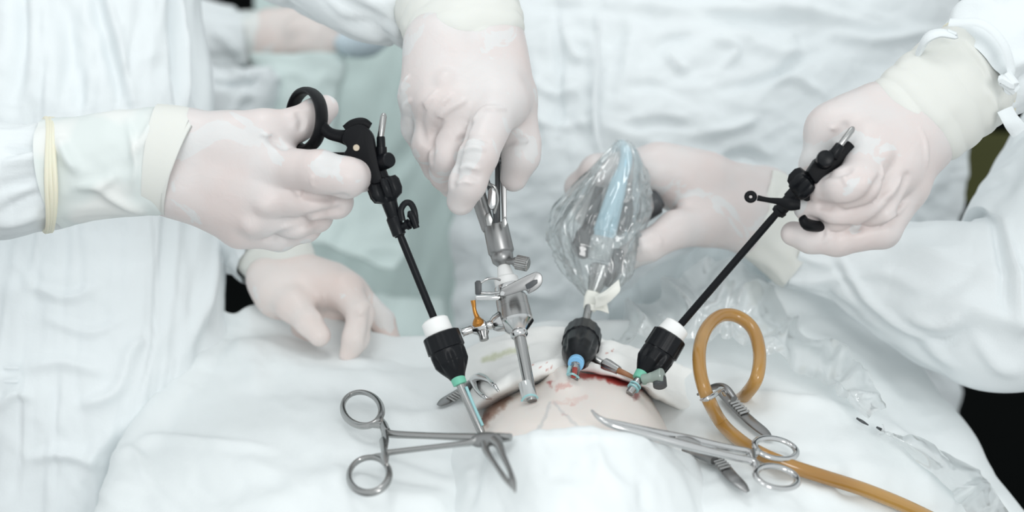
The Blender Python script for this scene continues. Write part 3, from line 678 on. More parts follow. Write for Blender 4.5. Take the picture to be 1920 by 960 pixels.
H3 = hand('gloved_hand', [((828, 86, 1.036, 17.5), (935, 190, 1.008, 17)), ((870, 66, 1.034, 20), (875, 195, 1.005, 17.5)), ((924, 84, 1.035, 18.5), (940, 190, 1.008, 16.5)), ((822, 80, 1.03, 19), (822, 195, 1.005, 15.5)), ((812, 88, 1.035, 17), (784, 180, 1.02, 12.5)), ((930, 90, 1.03, 18), (968, 185, 1.025, 12.5)), ((840, 40, 1.046, 19), (925, 40, 1.046, 19))],
    [[(968, 180, 1.028, 12.5), (980, 268, 1.026, 11.2), (977, 292, 1.024, 11.8), (963, 334, 1.03, 8.8)],
     [(932, 202, 1.0, 14.2), (897, 292, .975, 11.6), (877, 343, .976, 11.0), (864, 377, .983, 8.8)],
     [(873, 205, 1.003, 13.6), (841, 296, 1.000, 11.6), (838, 325, 1.010, 10.8), (850, 345, 1.025, 9.6)],
     [(820, 200, 1.012, 12.8), (806, 274, 1.012, 11.0), (820, 314, 1.028, 9.8)],
     [(783, 184, 1.025, 11.6), (783, 240, 1.028, 10.0), (804, 288, 1.042, 9.0)]],
    'glove', pb, creases=[([(885, 228), (905, 206), (925, 203), (946, 204)], 1.7), ([(815, 232), (835, 210), (858, 195), (873, 187)], 1.7), ([(790, 225), (800, 195), (818, 172)], 1.6), ([(752, 172), (758, 156), (766, 144)], 1.5), ([(757, 210), (764, 196), (772, 188)], 1.4), ([(875, 268), (890, 262), (905, 265)], 1.3), ([(866, 284), (885, 276), (908, 280)], 1.3), ([(855, 320), (875, 312), (898, 318)], 1.2), ([(852, 345), (872, 340), (888, 344)], 1.0),
     ([(815, 215), (832, 190), (848, 178)], 1.2), ([(958, 268), (972, 262), (990, 268)], 1.0)],
    lumps=[(832, 148, 4), (766, 224, 2.5), (764, 206, 2.5)], grooves=[([(954, 266), (966, 262), (984, 264)], 1.0), ([(880, 235), (868, 265), (858, 300), (848, 345)], 1.4), ([(824, 228), (812, 260), (808, 300)], 1.2), ([(792, 205), (788, 230), (796, 262)], 1.2), ([(862, 262), (885, 256), (912, 262)], 0.6), ([(858, 332), (875, 326), (894, 332)], 0.6)])
sleeve('glove_cuff', [(815, -110, 1.11, 114), (835, -40, 1.085, 113), (858, 20, 1.058, 111), (876, 70, 1.035, 108), (883, 96, 1.03, 92)], 'cuff', H3, 96, 150, [], [(0.03, 0.03, 0.8)], 17, flat=(0.78, 0.76, 0.72, 0.70, 0.56), rings=8, ring_amp=1.7)
sleeve('sleeve', [(470, -130, 1.16, 110), (600, -70, 1.13, 100), (700, -10, 1.09, 88), (770, -10, 1.10, 96), (815, -30, 1.11, 100)], 'gown', pb, 72, 80, [([(660, -10), (720, 20), (760, 70)], 6, 10), ([(640, 40), (700, 50), (740, 90)], -6, 10), ([(735, 0), (742, 50), (758, 90)], 5, 6)], [(0.035, 0.02, 3.0)], 19)
H4 = hand('gloved_hand', [((1676, 205, .99, 17), (1565, 242, .987, 15.5)), ((1700, 240, .985, 19), (1635, 270, .972, 17)), ((1715, 255, .985, 18), (1680, 310, .97, 16)), ((1722, 280, .988, 16.5), (1700, 350, .978, 13)), ((1640, 205, .992, 15), (1560, 250, .987, 15)), ((1720, 190, .99, 17), (1740, 265, .99, 16)), ((1600, 240, .985, 16), (1640, 300, .972, 15))],
    [[(1600, 290, 1.005, 13), (1575, 330, 1.02, 11), (1540, 360, 1.03, 10)],
     [(1562, 245, .987, 14.8), (1541, 310, .987, 13.4), (1549, 345, 1.002, 11.2), (1590, 352, 1.018, 10)],
     [(1632, 275, .970, 14.2), (1610, 343, .945, 12.4), (1585, 352, .945, 11.4), (1546, 361, .960, 9.4)],
     [(1680, 312, .970, 13.4), (1642, 384, .957, 11.6), (1570, 399, .958, 10.2), (1514, 390, .970, 8.4)],
     [(1702, 350, .980, 12.4), (1655, 432, .970, 10.6), (1570, 449, .968, 9.8), (1520, 446, .970, 9.0), (1487, 438, .976, 7.6)]],
    'glove', pb, creases=[([(1573, 327), (1584, 334), (1588, 348)], 1.0), ([(1653, 310), (1652, 335), (1640, 358)], 1.5), ([(1532, 440), (1540, 430), (1536, 420)], 1.0), ([(1545, 455), (1552, 440), (1548, 428)], 1.0), ([(1690, 335), (1672, 360), (1656, 372)], 1.3), ([(1700, 380), (1680, 400), (1660, 415)], 1.5), ([(1556, 240), (1572, 245), (1578, 262)], 0.9), ([(1725, 240), (1736, 270), (1738, 310)], 1.2)],
    lumps=[(1660, 290, 4)], grooves=[([(1575, 265), (1573, 250), (1582, 236)], 1.4), ([(1540, 385), (1590, 387), (1625, 372), (1650, 335)], 1.4), ([(1520, 412), (1565, 428), (1630, 420), (1672, 385)], 1.4), ([(1552, 328), (1574, 326), (1590, 320)], 0.9), ([(1700, 330), (1690, 360), (1672, 385)], 0.9)])
sleeve('glove_cuff', [(1693, 246, .99, 93), (1705, 234, .99, 99), (1740, 205, .992, 104), (1790, 165, .998, 104), (1835, 132, 1.005, 102)], 'cuff', H4, 90, 110, [([(1800, 70), (1840, 120), (1870, 190)], 2, 6), ([(1845, 160), (1860, 200), (1850, 240)], 3, 8)], [(0.04, 0.03, 0.9)], 23, flat=0.72, rings=6, ring_amp=1.5)
tpts = []; A0 = P(1835, 132, 1.005); tt = nrm(P(1835, 132, 1.005) - P(1790, 165, .998)); a_ = nrm(np.cross(tt, FWD)); b_ = np.cross(tt, a_)
for t in np.linspace(0, 2 * math.pi, 40, endpoint=False): tpts.append(A0 + 0.0345 * (math.cos(t) * a_ + 0.66 * math.sin(t) * b_) + tt * 0.002 * math.sin(2 * t))
Bag().add(g_tube(tpts, 0.0013, 8, True, n=80)).build('cuff_rim', 'cuff_rim', H4)
sleeve('sleeve', [(1815, 148, 1.003, 96), (1850, 122, 1.008, 108), (1900, 85, 1.02, 122), (1990, 20, 1.05, 140), (2120, -70, 1.12, 160)], 'gown', pb, 80, 80, [([(1780, 40), (1820, 20), (1870, 10)], 7, 10), ([(1770, 60), (1800, 60), (1830, 80)], -6, 8), ([(1860, 150), (1900, 120), (1950, 110)], 5, 10), ([(1900, 200), (1920, 150), (1960, 130)], -5, 10)], [(0.05, 0.025, 2.6)], 27)
Bag().add(g_tube(PP([(1722, 100, .985), (1738, 72, .975), (1762, 62, .972), (1790, 66, .972), (1775, 58, .972)]), [.004, .005, .0045, .004, .003], 10, flat=0.5)).build('sleeve_tie', 'gown', pb)
Bag().add(g_tube(PP([(1780, 42, .972), (1840, 44, .963), (1880, 80, .960), (1896, 130, .962), (1890, 152, .965)]), .0032, 10, flat=0.35)).add(g_tube(PP([(1885, 140, .962), (1900, 160, .960), (1880, 150, .962), (1905, 170, .962)]), .0035, 8)).add(
    g_tube(PP([(1884, 205, .972), (1897, 228, .97), (1912, 248, .972)]), .0052, 10, flat=0.25, wide=RGT)).build('sleeve_tie', 'gown', pb)

# ------------------------------------------------------------------ assistant at the right
pc = thing('person', 'assistant in white gown at the right steadying the bagged camera', 'person', (0.42, 0.25, 0))
H5 = hand('gloved_hand', [((1420, 352, 1.16, 16), (1225, 320, 1.14, 16)), ((1405, 395, 1.15, 18), (1230, 345, 1.155, 15)), ((1395, 432, 1.15, 15.5), (1325, 422, 1.14, 15)), ((1330, 400, 1.145, 17), (1280, 345, 1.145, 16)), ((1450, 360, 1.16, 16), (1410, 440, 1.155, 15)), ((1320, 330, 1.15, 17), (1240, 312, 1.14, 16.5))],
    [[(1320, 422, 1.135, 15), (1268, 430, 1.12, 13), (1215, 462, 1.11, 10.8), (1168, 488, 1.118, 8.8)],
     [(1222, 318, 1.14, 15.5), (1120, 322, 1.135, 12.2), (1088, 352, 1.15, 10.8), (1100, 400, 1.17, 9.5)],
     [(1225, 335, 1.16, 15), (1115, 335, 1.165, 12), (1090, 372, 1.18, 10.5), (1110, 410, 1.19, 9)],
     [(1228, 345, 1.175, 14), (1130, 360, 1.185, 11.5), (1110, 400, 1.195, 10), (1130, 430, 1.2, 9)],
     [(1232, 350, 1.185, 12.5), (1150, 385, 1.2, 10), (1140, 420, 1.2, 8.5)]], 'glove', pc, h=0.0015,
    creases=[([(1195, 440), (1205, 455), (1204, 472)], 1.0), ([(1225, 432), (1236, 446), (1240, 462)], 1.0)], lumps=[(1285, 385, 7)])
sleeve('glove_cuff', [(1418, 396, 1.155, 84), (1440, 405, 1.155, 88), (1480, 440, 1.15, 86), (1520, 470, 1.148, 88)], 'cuff', H5, 70, 60, [], [(0.03, 0.03, 1.6)], 31, flat=0.6, rings=3, ring_amp=1.0)
sleeve('sleeve', [(1500, 470, 1.15, 70), (1530, 480, 1.148, 72), (1600, 498, 1.14, 86), (1700, 530, 1.12, 118), (1800, 560, 1.10, 150), (1880, 560, 1.10, 175), (1980, 500, 1.12, 200), (2060, 380, 1.16, 190)], 'gown', pc, 110, 170,
       [([(1572, 478), (1630, 560), (1710, 640), (1790, 700)], 4.5, 8), ([(1560, 490), (1615, 568), (1695, 652), (1770, 708)], -3, 6), ([(1700, 600), (1760, 615), (1800, 590)], 6, 12), ([(1690, 640), (1760, 660), (1820, 620)], -6, 12), ([(1860, 400), (1880, 480), (1890, 580)], -7, 10), ([(1720, 560), (1780, 540), (1840, 500)], -5, 16), ([(1640, 500), (1720, 480), (1800, 470)], 4, 14), ([(1880, 420), (1905, 520), (1915, 640)], 6, 12), ([(1830, 640), (1870, 690), (1920, 700)], 5, 14)], [(0.06, 0.03, 4.0)], 37)
sleeve('gown', [(2010, 180, 1.18, 60), (1980, 290, 1.17, 92), (1962, 400, 1.18, 118), (2000, 560, 1.22, 150), (2120, 800, 1.3, 110), (2140, 1000, 1.4, 110)], 'gown', pc, 80, 120, [([(1880, 300), (1890, 360), (1870, 420)], -6, 8)], [(0.06, 0.03, 4.0)], 39)

# ------------------------------------------------------------------ nurse far behind
pd = thing('person', 'blurred nurse in green gown behind the surgeons with a gloved hand at waist height', 'person', (-0.35, 0.85, 0))
D_rows = []
for y in (-200, 0, 200, 400, 600, 800, 1000):
    D_rows.append(PP([(480, y, 1.95), (560, y, 1.84), (640, y, 1.78), (720, y, 1.76), (800, y, 1.77), (880, y, 1.80), (960, y, 1.90), (970, y, 2.0)]))
sheet('gown', D_rows, 'gown_green', pd, 110, 110, [([(632, 120), (628, 200), (630, 300)], -10, 6), ([(780, 260), (720, 340), (640, 400)], -9, 16), ([(640, 250), (700, 330), (760, 320)], 6, 20), ([(860, 380), (862, 480), (850, 600)], -10, 10)], [(90, 250, 8, 5.0)], 51, 0.0)
# pale apron front hanging over the green
sheet('apron', [PP([(470, 100, 1.62), (540, 100, 1.60), (640, 96, 1.62), (650, 94, 1.64)]), PP([(470, 250, 1.6), (540, 250, 1.58), (620, 260, 1.60), (640, 270, 1.64)]), PP([(470, 400, 1.58), (560, 400, 1.56), (660, 420, 1.57), (760, 440, 1.60)]), PP([(480, 470, 1.56), (590, 455, 1.55), (660, 480, 1.55), (740, 505, 1.56)])], 'gown_pale', pd, 70, 70, [([(540, 300), (620, 360), (740, 430)], 4, 16)], [(90, 90, 40, 4)], 53, 0.002)
sheet('apron_tail', [PP([(600, 520, 1.58), (660, 540, 1.57), (760, 560, 1.58), (830, 560, 1.6)]), PP([(600, 620, 1.56), (680, 640, 1.55), (780, 650, 1.55), (840, 650, 1.57)]), PP([(600, 800, 1.58), (680, 800, 1.57), (780, 800, 1.57), (850, 800, 1.59)])], 'gown_pale', pd, 60, 60, [([(700, 540), (690, 600), (700, 680)], -8, 12)], [(60, 200, 8, 4)], 55, 0.002)
H6 = hand('gloved_hand', [((505, 92, 1.66, 29), (592, 88, 1.64, 28)), ((510, 62, 1.66, 26), (600, 52, 1.65, 25)), ((470, 80, 1.66, 22), (510, 78, 1.66, 25))],
    [[(560, 60, 1.63, 16), (610, 48, 1.63, 11), (628, 60, 1.65, 10)], [(595, 66, 1.63, 17), (622, 84, 1.63, 12), (618, 104, 1.65, 10)], [(590, 80, 1.63, 16), (605, 100, 1.63, 12), (590, 108, 1.65, 10)], [(570, 88, 1.63, 16), (580, 110, 1.63, 11), (566, 112, 1.65, 10)], [(545, 92, 1.64, 15), (555, 112, 1.64, 10), (540, 112, 1.65, 9)]], 'glove_shade', pd, h=0.003)
sleeve('glove_cuff', [(455, 84, 1.67, 62), (480, 80, 1.66, 60), (503, 78, 1.66, 56)], 'cuff_thin', H6, 50, 30, [], [(0.03, 0.03, 1.5)], 41)
sleeve('sleeve', [(260, 60, 1.72, 90), (360, 80, 1.68, 80), (430, 88, 1.66, 74), (466, 85, 1.66, 58)], 'gown', pd, 60, 60, [([(400, 60), (430, 80), (460, 120)], 8, 10), ([(395, 150), (450, 140), (480, 130)], -10, 8)], [(0.06, 0.03, 6)], 43)
sheet('sleeve_tail', [PP([(380, 120, 1.60), (440, 128, 1.58), (500, 128, 1.58), (530, 132, 1.60)]), PP([(380, 160, 1.58), (440, 158, 1.57), (500, 150, 1.57), (524, 150, 1.59)]), PP([(380, 230, 1.60), (440, 235, 1.57), (490, 230, 1.57), (515, 225, 1.6)])], 'gown', pd, 50, 50, [([(390, 155), (440, 158), (480, 150)], -10, 7), ([(470, 165), (455, 190), (440, 220)], 8, 9)], [(60, 50, 20, 5)], 45, 0.002)
cb = Bag().add(g_tube(PP([(640, 66, 1.62), (655, 76, 1.62), (690, 74, 1.64), (720, 60, 1.66)]), [.010, .017, .018, .012], 14, flat=0.8)).build('cloth_bundle', 'pale_blue')
tag(cb, 'small pale blue cloth bundle beside the blurred background hand', 'cloth')

gc = sheet('gown_shade_sheet', [PP([(1150, 560, 1.26), (1250, 490, 1.25), (1330, 455, 1.25), (1420, 440, 1.25), (1500, 450, 1.26)]), PP([(1140, 600, 1.25), (1250, 550, 1.24), (1330, 530, 1.235), (1420, 520, 1.235), (1496, 520, 1.245)]), PP([(1140, 700, 1.25), (1250, 690, 1.24), (1330, 690, 1.235), (1420, 690, 1.235), (1490, 690, 1.245)])], 'gown_shade', None, 80, 80, [([(1330, 460), (1350, 540), (1340, 620)], 5, 16), ([(1430, 450), (1440, 540), (1430, 620)], -5, 14)], [(50, 120, 10, 3)], 57, 0.002)  # added sheet: shade of the lower middle gown put in as grey
tag(gc, 'grey stand-in sheet for shade on the middle gown behind the clear plastic sheeting', 'cloth')

# ------------------------------------------------------------------ instruments
def pxd(a, b, s): return tuple(np.array(a, float) * (1 - s) + np.array(b, float) * s)
def lobes(n, amp, pw=1.0):
    return lambda s, an: 1.0 + amp * np.sign(np.cos(n * an)) * np.abs(np.cos(n * an)) ** pw
def knurl(n, amp): return lambda s, an: 1.0 + amp * np.cos(n * an)
VIEW = -FWD
def px_tube(l, r=None, **k):
    if r is None: p, rr = PR(l)
    else: p = PP(l); rr = np.array([r * a[2] / FPX for a in l])
    return g_tube(p, rr, **k)

# --- black dissector at the left
g1 = thing('laparoscopic_dissector', 'black ring-handled laparoscopic dissector held in the hand at the left', 'surgical instrument', P(668, 277, .985), 'black laparoscopic dissectors')
# finger ring: a flat band standing obliquely, its right side nearer
ring = []
for t in np.linspace(0, 2 * math.pi, 28, endpoint=False):
    ring.append(P(574 + 29 * math.sin(t) - 6 * math.cos(t) * -0.4, 224 - 54 * math.cos(t), .990 - 0.022 * math.sin(t) + 0.004 * math.cos(t)))
Bag().add(g_tube(ring, 0.0058, 12, True, flat=0.42, wide=nrm(FWD * 0.9 + RGT * 0.45), n=72)).build('thumb_ring', 'black_matte', g1)
rib = Bag()
for k in range(5): rib.add(g_tube(PP([(551, 256 + 6 * k, .998), (562, 257 + 6 * k, .997)]), 0.0011, 8, n=4))
rib.build('ring_ribs', 'black_matte', g1)
Bag().add(px_tube([(602, 236, .968, 13), (618, 250, .970, 12), (640, 256, .973, 13), (662, 260, .977, 20)], flat=0.75, seg=16, n=30)).build('thumb_arm', 'black_matte', g1)
Bag().add(g_prism([(640, 262), (646, 246), (660, 236), (676, 233), (690, 240), (699, 254), (704, 280), (712, 318), (716, 340), (694, 344), (688, 322), (676, 306), (660, 300), (648, 300), (644, 288), (650, 276)], .967, 0.014, 0.002, smooth_n=48)).build('body', 'black_matte', g1)
Bag().add(px_tube([(648, 244, .974, 6), (662, 234, .974, 6.5), (680, 231, .974, 6.5), (694, 238, .974, 5)], flat=1.6, wide=VIEW, seg=12)).build('body_rim', 'black_matte', g1)
Bag().add(px_tube([(664, 294, .978, 9), (640, 293, .980, 7), (612, 292, .984, 6), (596, 300, .99, 8), (592, 322, .99, 8), (602, 345, .992, 8)], flat=1.3, seg=12)).build('finger_lever', 'black_matte', g1)
Bag().add(lathe_px((668, 277, .9655), (668.3, 277.2, .970), [(0, 6.2), (1, 6.2)], 20)).build('pivot_pin', 'beige', g1)
Bag().add(lathe_px((715, 300, .974), (714, 256, .974), [(0, 11), (0.55, 11), (0.56, 8.5), (1, 8)], 20)).build('pin_socket', 'black', g1)
Bag().add(lathe_px((713, 260, .974), (720, 212, .974), [(0, 6.2), (0.86, 6.2), (0.96, 4.2), (1, 2)], 18, bevel=False)).build('contact_pin', 'steel', g1)
Bag().add(lathe_px((704, 309, .978), (731, 299, .966), [(0, 15), (0.8, 15.5), (0.96, 14.2), (1, 12)], 26, bevel=False)).build('button', 'black', g1)
Bag().add(lathe_px((708, 322, .975), (719, 346, .976), [(0, 17), (1, 15)], 20)).build('collar', 'black', g1)
Bag().add(lathe_px((714, 334, .976), (731, 380, .976), [(0, 17), (0.08, 25), (0.25, 29), (0.6, 29), (0.82, 25), (1, 16)], 60, lambda s, an: 1 + (0.17 if 0.05 < s < 0.9 else 0.0) * np.tanh(2.2 * np.cos(6 * an)))).build('rotation_knob', 'black', g1)
Bag().add(lathe_px((729, 376, .976), (740, 411, .976), [(0, 15), (1, 12.5)], 24)).build('neck', 'black', g1)
Bag().add(lathe_px((737, 405, .976), (750, 444, .976), [(0, 13.5), (0.1, 14.5), (0.9, 13), (1, 10)], 24)).build('flush_port_body', 'black', g1)
Bag().add(lathe_px((748, 428, .976), (772, 418, .972), [(0, 8), (0.6, 7), (0.62, 10), (0.8, 10), (0.82, 6), (1, 6)], 20)).add(px_tube([(764, 402, .972, 5), (772, 404, .972, 7), (781, 428, .972, 6)], flat=1.2, seg=12)).build('port_cap', 'black', g1)
Bag().add(px_tube([(755, 414, .973), (752, 394, .973), (760, 381, .973), (770, 382, .973), (777, 396, .972), (780, 420, .972)], 3.4, flat=1.8, wide=VIEW, seg=10, n=40)).build('cap_strap', 'black', g1)
sh1 = (750, 440, .976); sh2 = (818, 606, .985); ent1 = (899, 795, .975)
Bag().add(lathe_px(sh1, (820, 612, .985), [(0, 7.4), (1, 7.2)], 18)).build('shaft', 'black', g1)

# --- trocar ports
def port_mod(lo, hi, n, amp):
    def f(s, an):
        k = math.sin(math.pi * min(max((s - lo) / (hi - lo), 0), 1)) if lo < s < hi else 0.0
        return 1 - amp * k * np.clip(np.cos(n * an), 0, 1) ** 1.5
    return f
def dense(prof, n=26):
    s = np.array([p[0] for p in prof]); r = np.array([p[1] for p in prof]); t = np.linspace(s[0], s[-1], n)
    return list(zip(t, np.interp(t, s, r)))
t1 = thing('trocar_port', 'black trocar with green ring and white cap below the left dissector', 'trocar', P(899, 793, .975), 'trocar ports set into the belly')
Bag().add(lathe_px((814, 600, .987), (826, 630, .984), [(0, 24), (0.1, 26), (1, 27)], 40)).build('cap', 'white_plastic', t1)
Bag().add(lathe_px((826, 626, .984), (838, 658, .982), [(0, 35), (1, 36)], 72, knurl(14, 0.018))).build('ring', 'black', t1)
Bag().add(lathe_px((837, 655, .982), (860, 713, .978), dense([(0, 33), (0.15, 34), (0.45, 33), (0.62, 27), (0.85, 17), (1, 13)]), 72, port_mod(0.05, 0.75, 6, 0.16), bevel=False)).build('body', 'black', t1)
Bag().add(lathe_px((857, 706, .978), (863, 721, .977), [(0, 14), (1, 13.5)], 32)).build('green_ring', 'green_plastic', t1)
Bag().add(lathe_px((862, 718, .977), (903, 812, .97), [(0, 8.5), (1, 8)], 24)).build('cannula', 'steel', t1)
Bag().add(px_tube([(874, 725, .974), (889, 762, .972), (905, 798, .969)], 3.0, seg=8)).build('sleeve_edge', 'teal_edge', t1)

t2 = thing('trocar_port', 'black trocar with green ring and side valve below the right dissector', 'trocar', P(1186, 730, 1.0), 'trocar ports set into the belly')
Bag().add(lathe_px((1271, 610, 1.012), (1254, 631, 1.010), [(0, 23), (0.1, 25), (1, 27)], 40)).build('cap', 'white_plastic', t2)
Bag().add(lathe_px((1257, 628, 1.010), (1237, 661, 1.008), [(0, 33), (1, 34)], 72, knurl(14, 0.018))).build('ring', 'black', t2)
Bag().add(lathe_px((1239, 658, 1.008), (1204, 706, 1.003), dense([(0, 31), (0.15, 33), (0.5, 32), (0.68, 26), (0.9, 17), (1, 14)]), 72, port_mod(0.05, 0.75, 6, 0.16), bevel=False)).build('body', 'black', t2)
Bag().add(lathe_px((1207, 700, 1.003), (1199, 713, 1.001), [(0, 16), (1, 15)], 32)).build('green_ring', 'green_plastic', t2)
Bag().add(lathe_px((1201, 709, 1.001), (1180, 738, .994), [(0, 9.5), (0.45, 9), (0.5, 8), (1, 8)], 24)).build('cannula', 'steel', t2)
Bag().add(lathe_px((1205, 711, .998), (1243, 703, .992), [(0, 10), (0.3, 9), (0.6, 11), (1, 14)], 28)).build('valve_wing', 'clear_green', t2)
Bag().add(lathe_px((1236, 708, .996), (1238, 726, .992), [(0, 13), (0.9, 13), (1, 11)], 48, knurl(18, 0.02))).build('valve_cap', 'dark_grey', t2)
Bag().add(lathe_px((1233, 676, 1.002), (1236, 712, .996), [(0, 10), (1, 11)], 24)).build('valve_stem', 'black', t2)
for k, s in enumerate((0.45, 0.62)):
    q = pxd((1201, 709, 1.001), (1180, 738, .994), s); q2 = pxd((1201, 709, 1.001), (1180, 738, .994), s + 0.07)
    Bag().add(lathe_px(q, q2, [(0, 12), (1, 12)], 24)).build('thread_ring', 'teal_edge', t2)

t3 = thing('trocar_port', 'black trocar with blue ring under the bagged camera', 'trocar', P(1076, 706, 1.0), 'trocar ports set into the belly')
Bag().add(lathe_px((1093, 628, 1.066), (1089, 646, 1.044), [(0, 35), (1, 36)], 72, knurl(16, 0.02))).build('ring', 'black', t3)
Bag().add(lathe_px((1089.5, 644, 1.046), (1080, 680, 1.008), dense([(0, 33.5), (0.2, 33), (0.5, 32), (0.7, 27), (0.9, 20), (1, 14)]), 72, port_mod(0.05, 0.8, 6, 0.17), bevel=False)).build('body', 'black', t3)
Bag().add(lathe_px((1081, 677, 1.011), (1079.5, 683, 1.004), [(0, 15.5), (1, 15)], 36)).build('blue_ring', 'blue_plastic', t3)
Bag().add(lathe_px((1080, 680, 1.008), (1074, 714, .996), [(0, 11.5), (0.2, 11.5), (0.22, 10), (1, 10)], 28)).build('cannula', 'steel', t3)
Bag().add(px_tube([(1068, 688, 1.0), (1065, 702, .990)], 3.2, seg=8, n=6)).add(px_tube([(1064, 703, .990), (1074, 701, .985), (1085, 708, .990)], 2.2, seg=8, n=12)).build('sleeve_edge', 'teal_edge', t3)
Bag().add(px_tube([(1078, 690, .996), (1077, 700, .990), (1075, 707, .987)], 5.0, seg=10, flat=0.5, wide=RGT, n=10)).build('blood_smear', 'blood', t3)
sc = (1112, 674, 1.028); se = (1180, 703, 1.03)
Bag().add(lathe_px(sc, (1136, 686, 1.024), [(0, 9), (0.7, 8), (0.75, 6), (1, 6)], 24)).add(lathe_px((1130, 681, 1.024), (1162, 696, 1.016), [(0, 8), (0.12, 12), (0.3, 12), (0.95, 8), (1, 6)], 40, knurl(14, 0.03))).build('gas_stopcock', 'steel', t3)
Bag().add(px_tube([(1160, 695, 1.016, 6), (1172, 700, 1.012, 5), (1190, 709, 1.01, 4)], seg=12)).build('gas_hose', 'brown_hose', t3)

# --- steel trocar with stopcock
t4 = thing('trocar_port', 'polished steel trocar with brass-levered stopcock and chrome latch', 'trocar', P(993, 742, .985), 'trocar ports set into the belly')
ax0, ax1 = (956, 548, 1.012), (972, 622, 1.002)
Bag().add(lathe_px((958, 554, 1.011), (968, 606, 1.003), [(0, 28), (0.12, 28.5), (0.14, 30), (0.45, 30.5), (0.46, 31), (0.8, 32), (1, 32.5)], 56)).build('body', 'steel', t4)
Bag().add(lathe_px((967.5, 603, 1.0035), (972, 624, 1.000), [(0, 33), (0.2, 33), (0.95, 17), (1, 15)], 56, bevel=False)).build('cone', 'chrome', t4)
Bag().add(lathe_px((971, 618, 1.001), (972.5, 625, .999), [(0, 16), (1, 16)], 36)).build('seal_washer', 'white_plastic', t4)
Bag().add(lathe_px((972.5, 624, .999), (975, 634, .997), [(0, 16.5), (0.5, 16.5), (1, 13)], 36)).build('collar', 'chrome', t4)
Bag().add(lathe_px((974, 631, .998), (998, 752, .978), [(0, 11.5), (1, 10.5)], 32)).build('cannula', 'steel', t4)
Bag().add(lathe_px((984, 716, .983), (993, 748, .979), [(0, 13), (1, 15)], 28)).build('skin_sleeve', 'film_soft', t4)
Bag().add(px_tube([(978, 752, .968), (984, 744, .966), (994, 740, .965), (1004, 742, .967), (1008, 746, .970)], 2.0, seg=8, n=20)).build('sleeve_edge', 'teal_edge', t4)
Bag().add(lathe_px((944, 498, 1.018), (949, 522, 1.015), [(0, 11), (0.15, 13), (1, 16)], 36)).add(lathe_px((948, 520, 1.015), (952, 538, 1.013), [(0, 21), (0.2, 23), (1, 23)], 40)).build('seal_cap', 'white_plastic', t4)
Bag().add(lathe_px((951, 534, 1.013), (957, 556, 1.011), [(0, 24.5), (0.3, 26), (1, 26)], 48)).build('latch_ring', 'chrome', t4)
Bag().add(g_prism([(938, 546), (946, 538), (996, 513), (1010, 511), (1017, 519), (1016, 532), (1006, 543), (990, 551), (986, 544), (960, 552), (944, 556), (937, 553)], .988, 0.004, 0.0012, smooth_n=40)).build('latch_lever', 'satin', t4)
Bag().add(g_prism([(985, 534), (1000, 525), (1008, 524), (1008, 531), (998, 539), (988, 543)], .9865, 0.003, 0.0006)).build('lever_slot', 'dark_grey', t4)
Bag().add(lathe_px((942, 550, .9855), (942.4, 550.3, .992), [(0, 4.6), (1, 4.6)], 16)).build('lever_pivot', 'chrome', t4)
Bag().add(g_prism([(890, 530), (893, 526), (900, 526), (903, 530), (903, 552), (899, 553), (891, 553)], 1.0, 0.003, 0.0008)).build('latch_plate', 'dark_grey', t4)
Bag().add(px_tube([(902, 530, 1.0), (914, 523, 1.0), (928, 522, 1.002), (938, 525, 1.004)], 2.4, seg=10, n=24)).add(px_tube([(902, 549, 1.0), (920, 550, 1.0), (938, 548, .998)], 2.8, seg=10, n=16)).build('latch_wire', 'chrome', t4)
Bag().add(g_prism([(890, 555), (935, 553), (940, 558), (934, 563), (892, 563)], 1.001, 0.006, 0.001)).build('latch_foot', 'chrome', t4)
Bag().add(lathe_px((866, 624, 1.002), (886, 617, 1.002), [(0, 9), (0.08, 9), (0.1, 7.5), (1, 8)], 28)).add(lathe_px((886, 619, 1.002), (926, 607, 1.003), [(0, 9), (0.25, 15), (0.6, 15), (0.7, 8), (1, 9)], 36)).add(lathe_px((922, 609, 1.003), (942, 602, 1.003), [(0, 12), (0.3, 16), (1, 20)], 36)).build('stopcock_body', 'chrome', t4)
Bag().add(lathe_px((905, 622, 1.0), (908, 638, .998), [(0, 12), (0.4, 9), (1, 8.5)], 48, knurl(16, 0.03))).build('stopcock_nut', 'steel', t4)
Bag().add(lathe_px((894, 594, 1.001), (899, 613, 1.0), [(0, 5), (0.25, 8), (0.5, 11), (0.75, 12), (1, 9)], 32)).add(px_tube([(896, 598, 1.001, 5), (891, 586, 1.001, 4), (888, 572, 1.001, 3.6)], seg=12, n=18)).add(px_tube([(889, 576, 1.001, 3.5), (887, 563, 1.001, 4.5)], seg=12, n=6, flat=1.2)).build('stopcock_lever', 'brass', t4)

# --- steel grasper in the middle hand
g2 = thing('laparoscopic_grasper', 'silver-grey steel laparoscopic grasper held from above in the middle', 'surgical instrument', P(940, 440, 1.02))
Bag().add(lathe_px((929, 422, 1.026), (941, 478, 1.021), [(0, 22), (0.05, 23.5), (0.9, 24.5), (1, 23)], 44)).build('barrel', 'satin', g2)
Bag().add(lathe_px((940, 474, 1.021), (945, 500, 1.018), [(0, 20), (0.15, 21.5), (0.6, 20), (0.85, 14), (1, 11)], 40)).build('barrel_tip', 'satin', g2)
Bag().add(lathe_px((950, 489, 1.016), (972, 492, 1.012), [(0, 6), (0.6, 6), (0.65, 9), (1, 9)], 28)).build('lock_screw_stem', 'satin', g2)
Bag().add(lathe_px((967, 491, 1.013), (991, 496, 1.010), [(0, 10), (0.08, 13.5), (0.92, 13.5), (1, 11)], 72, knurl(24, 0.035))).build('lock_screw', 'steel', g2)
Bag().add(lathe_px((892, 350, 1.032), (917, 432, 1.026), [(0, 13), (0.08, 16), (0.12, 15), (1, 13)], 32)).build('fixed_barrel', 'satin', g2)
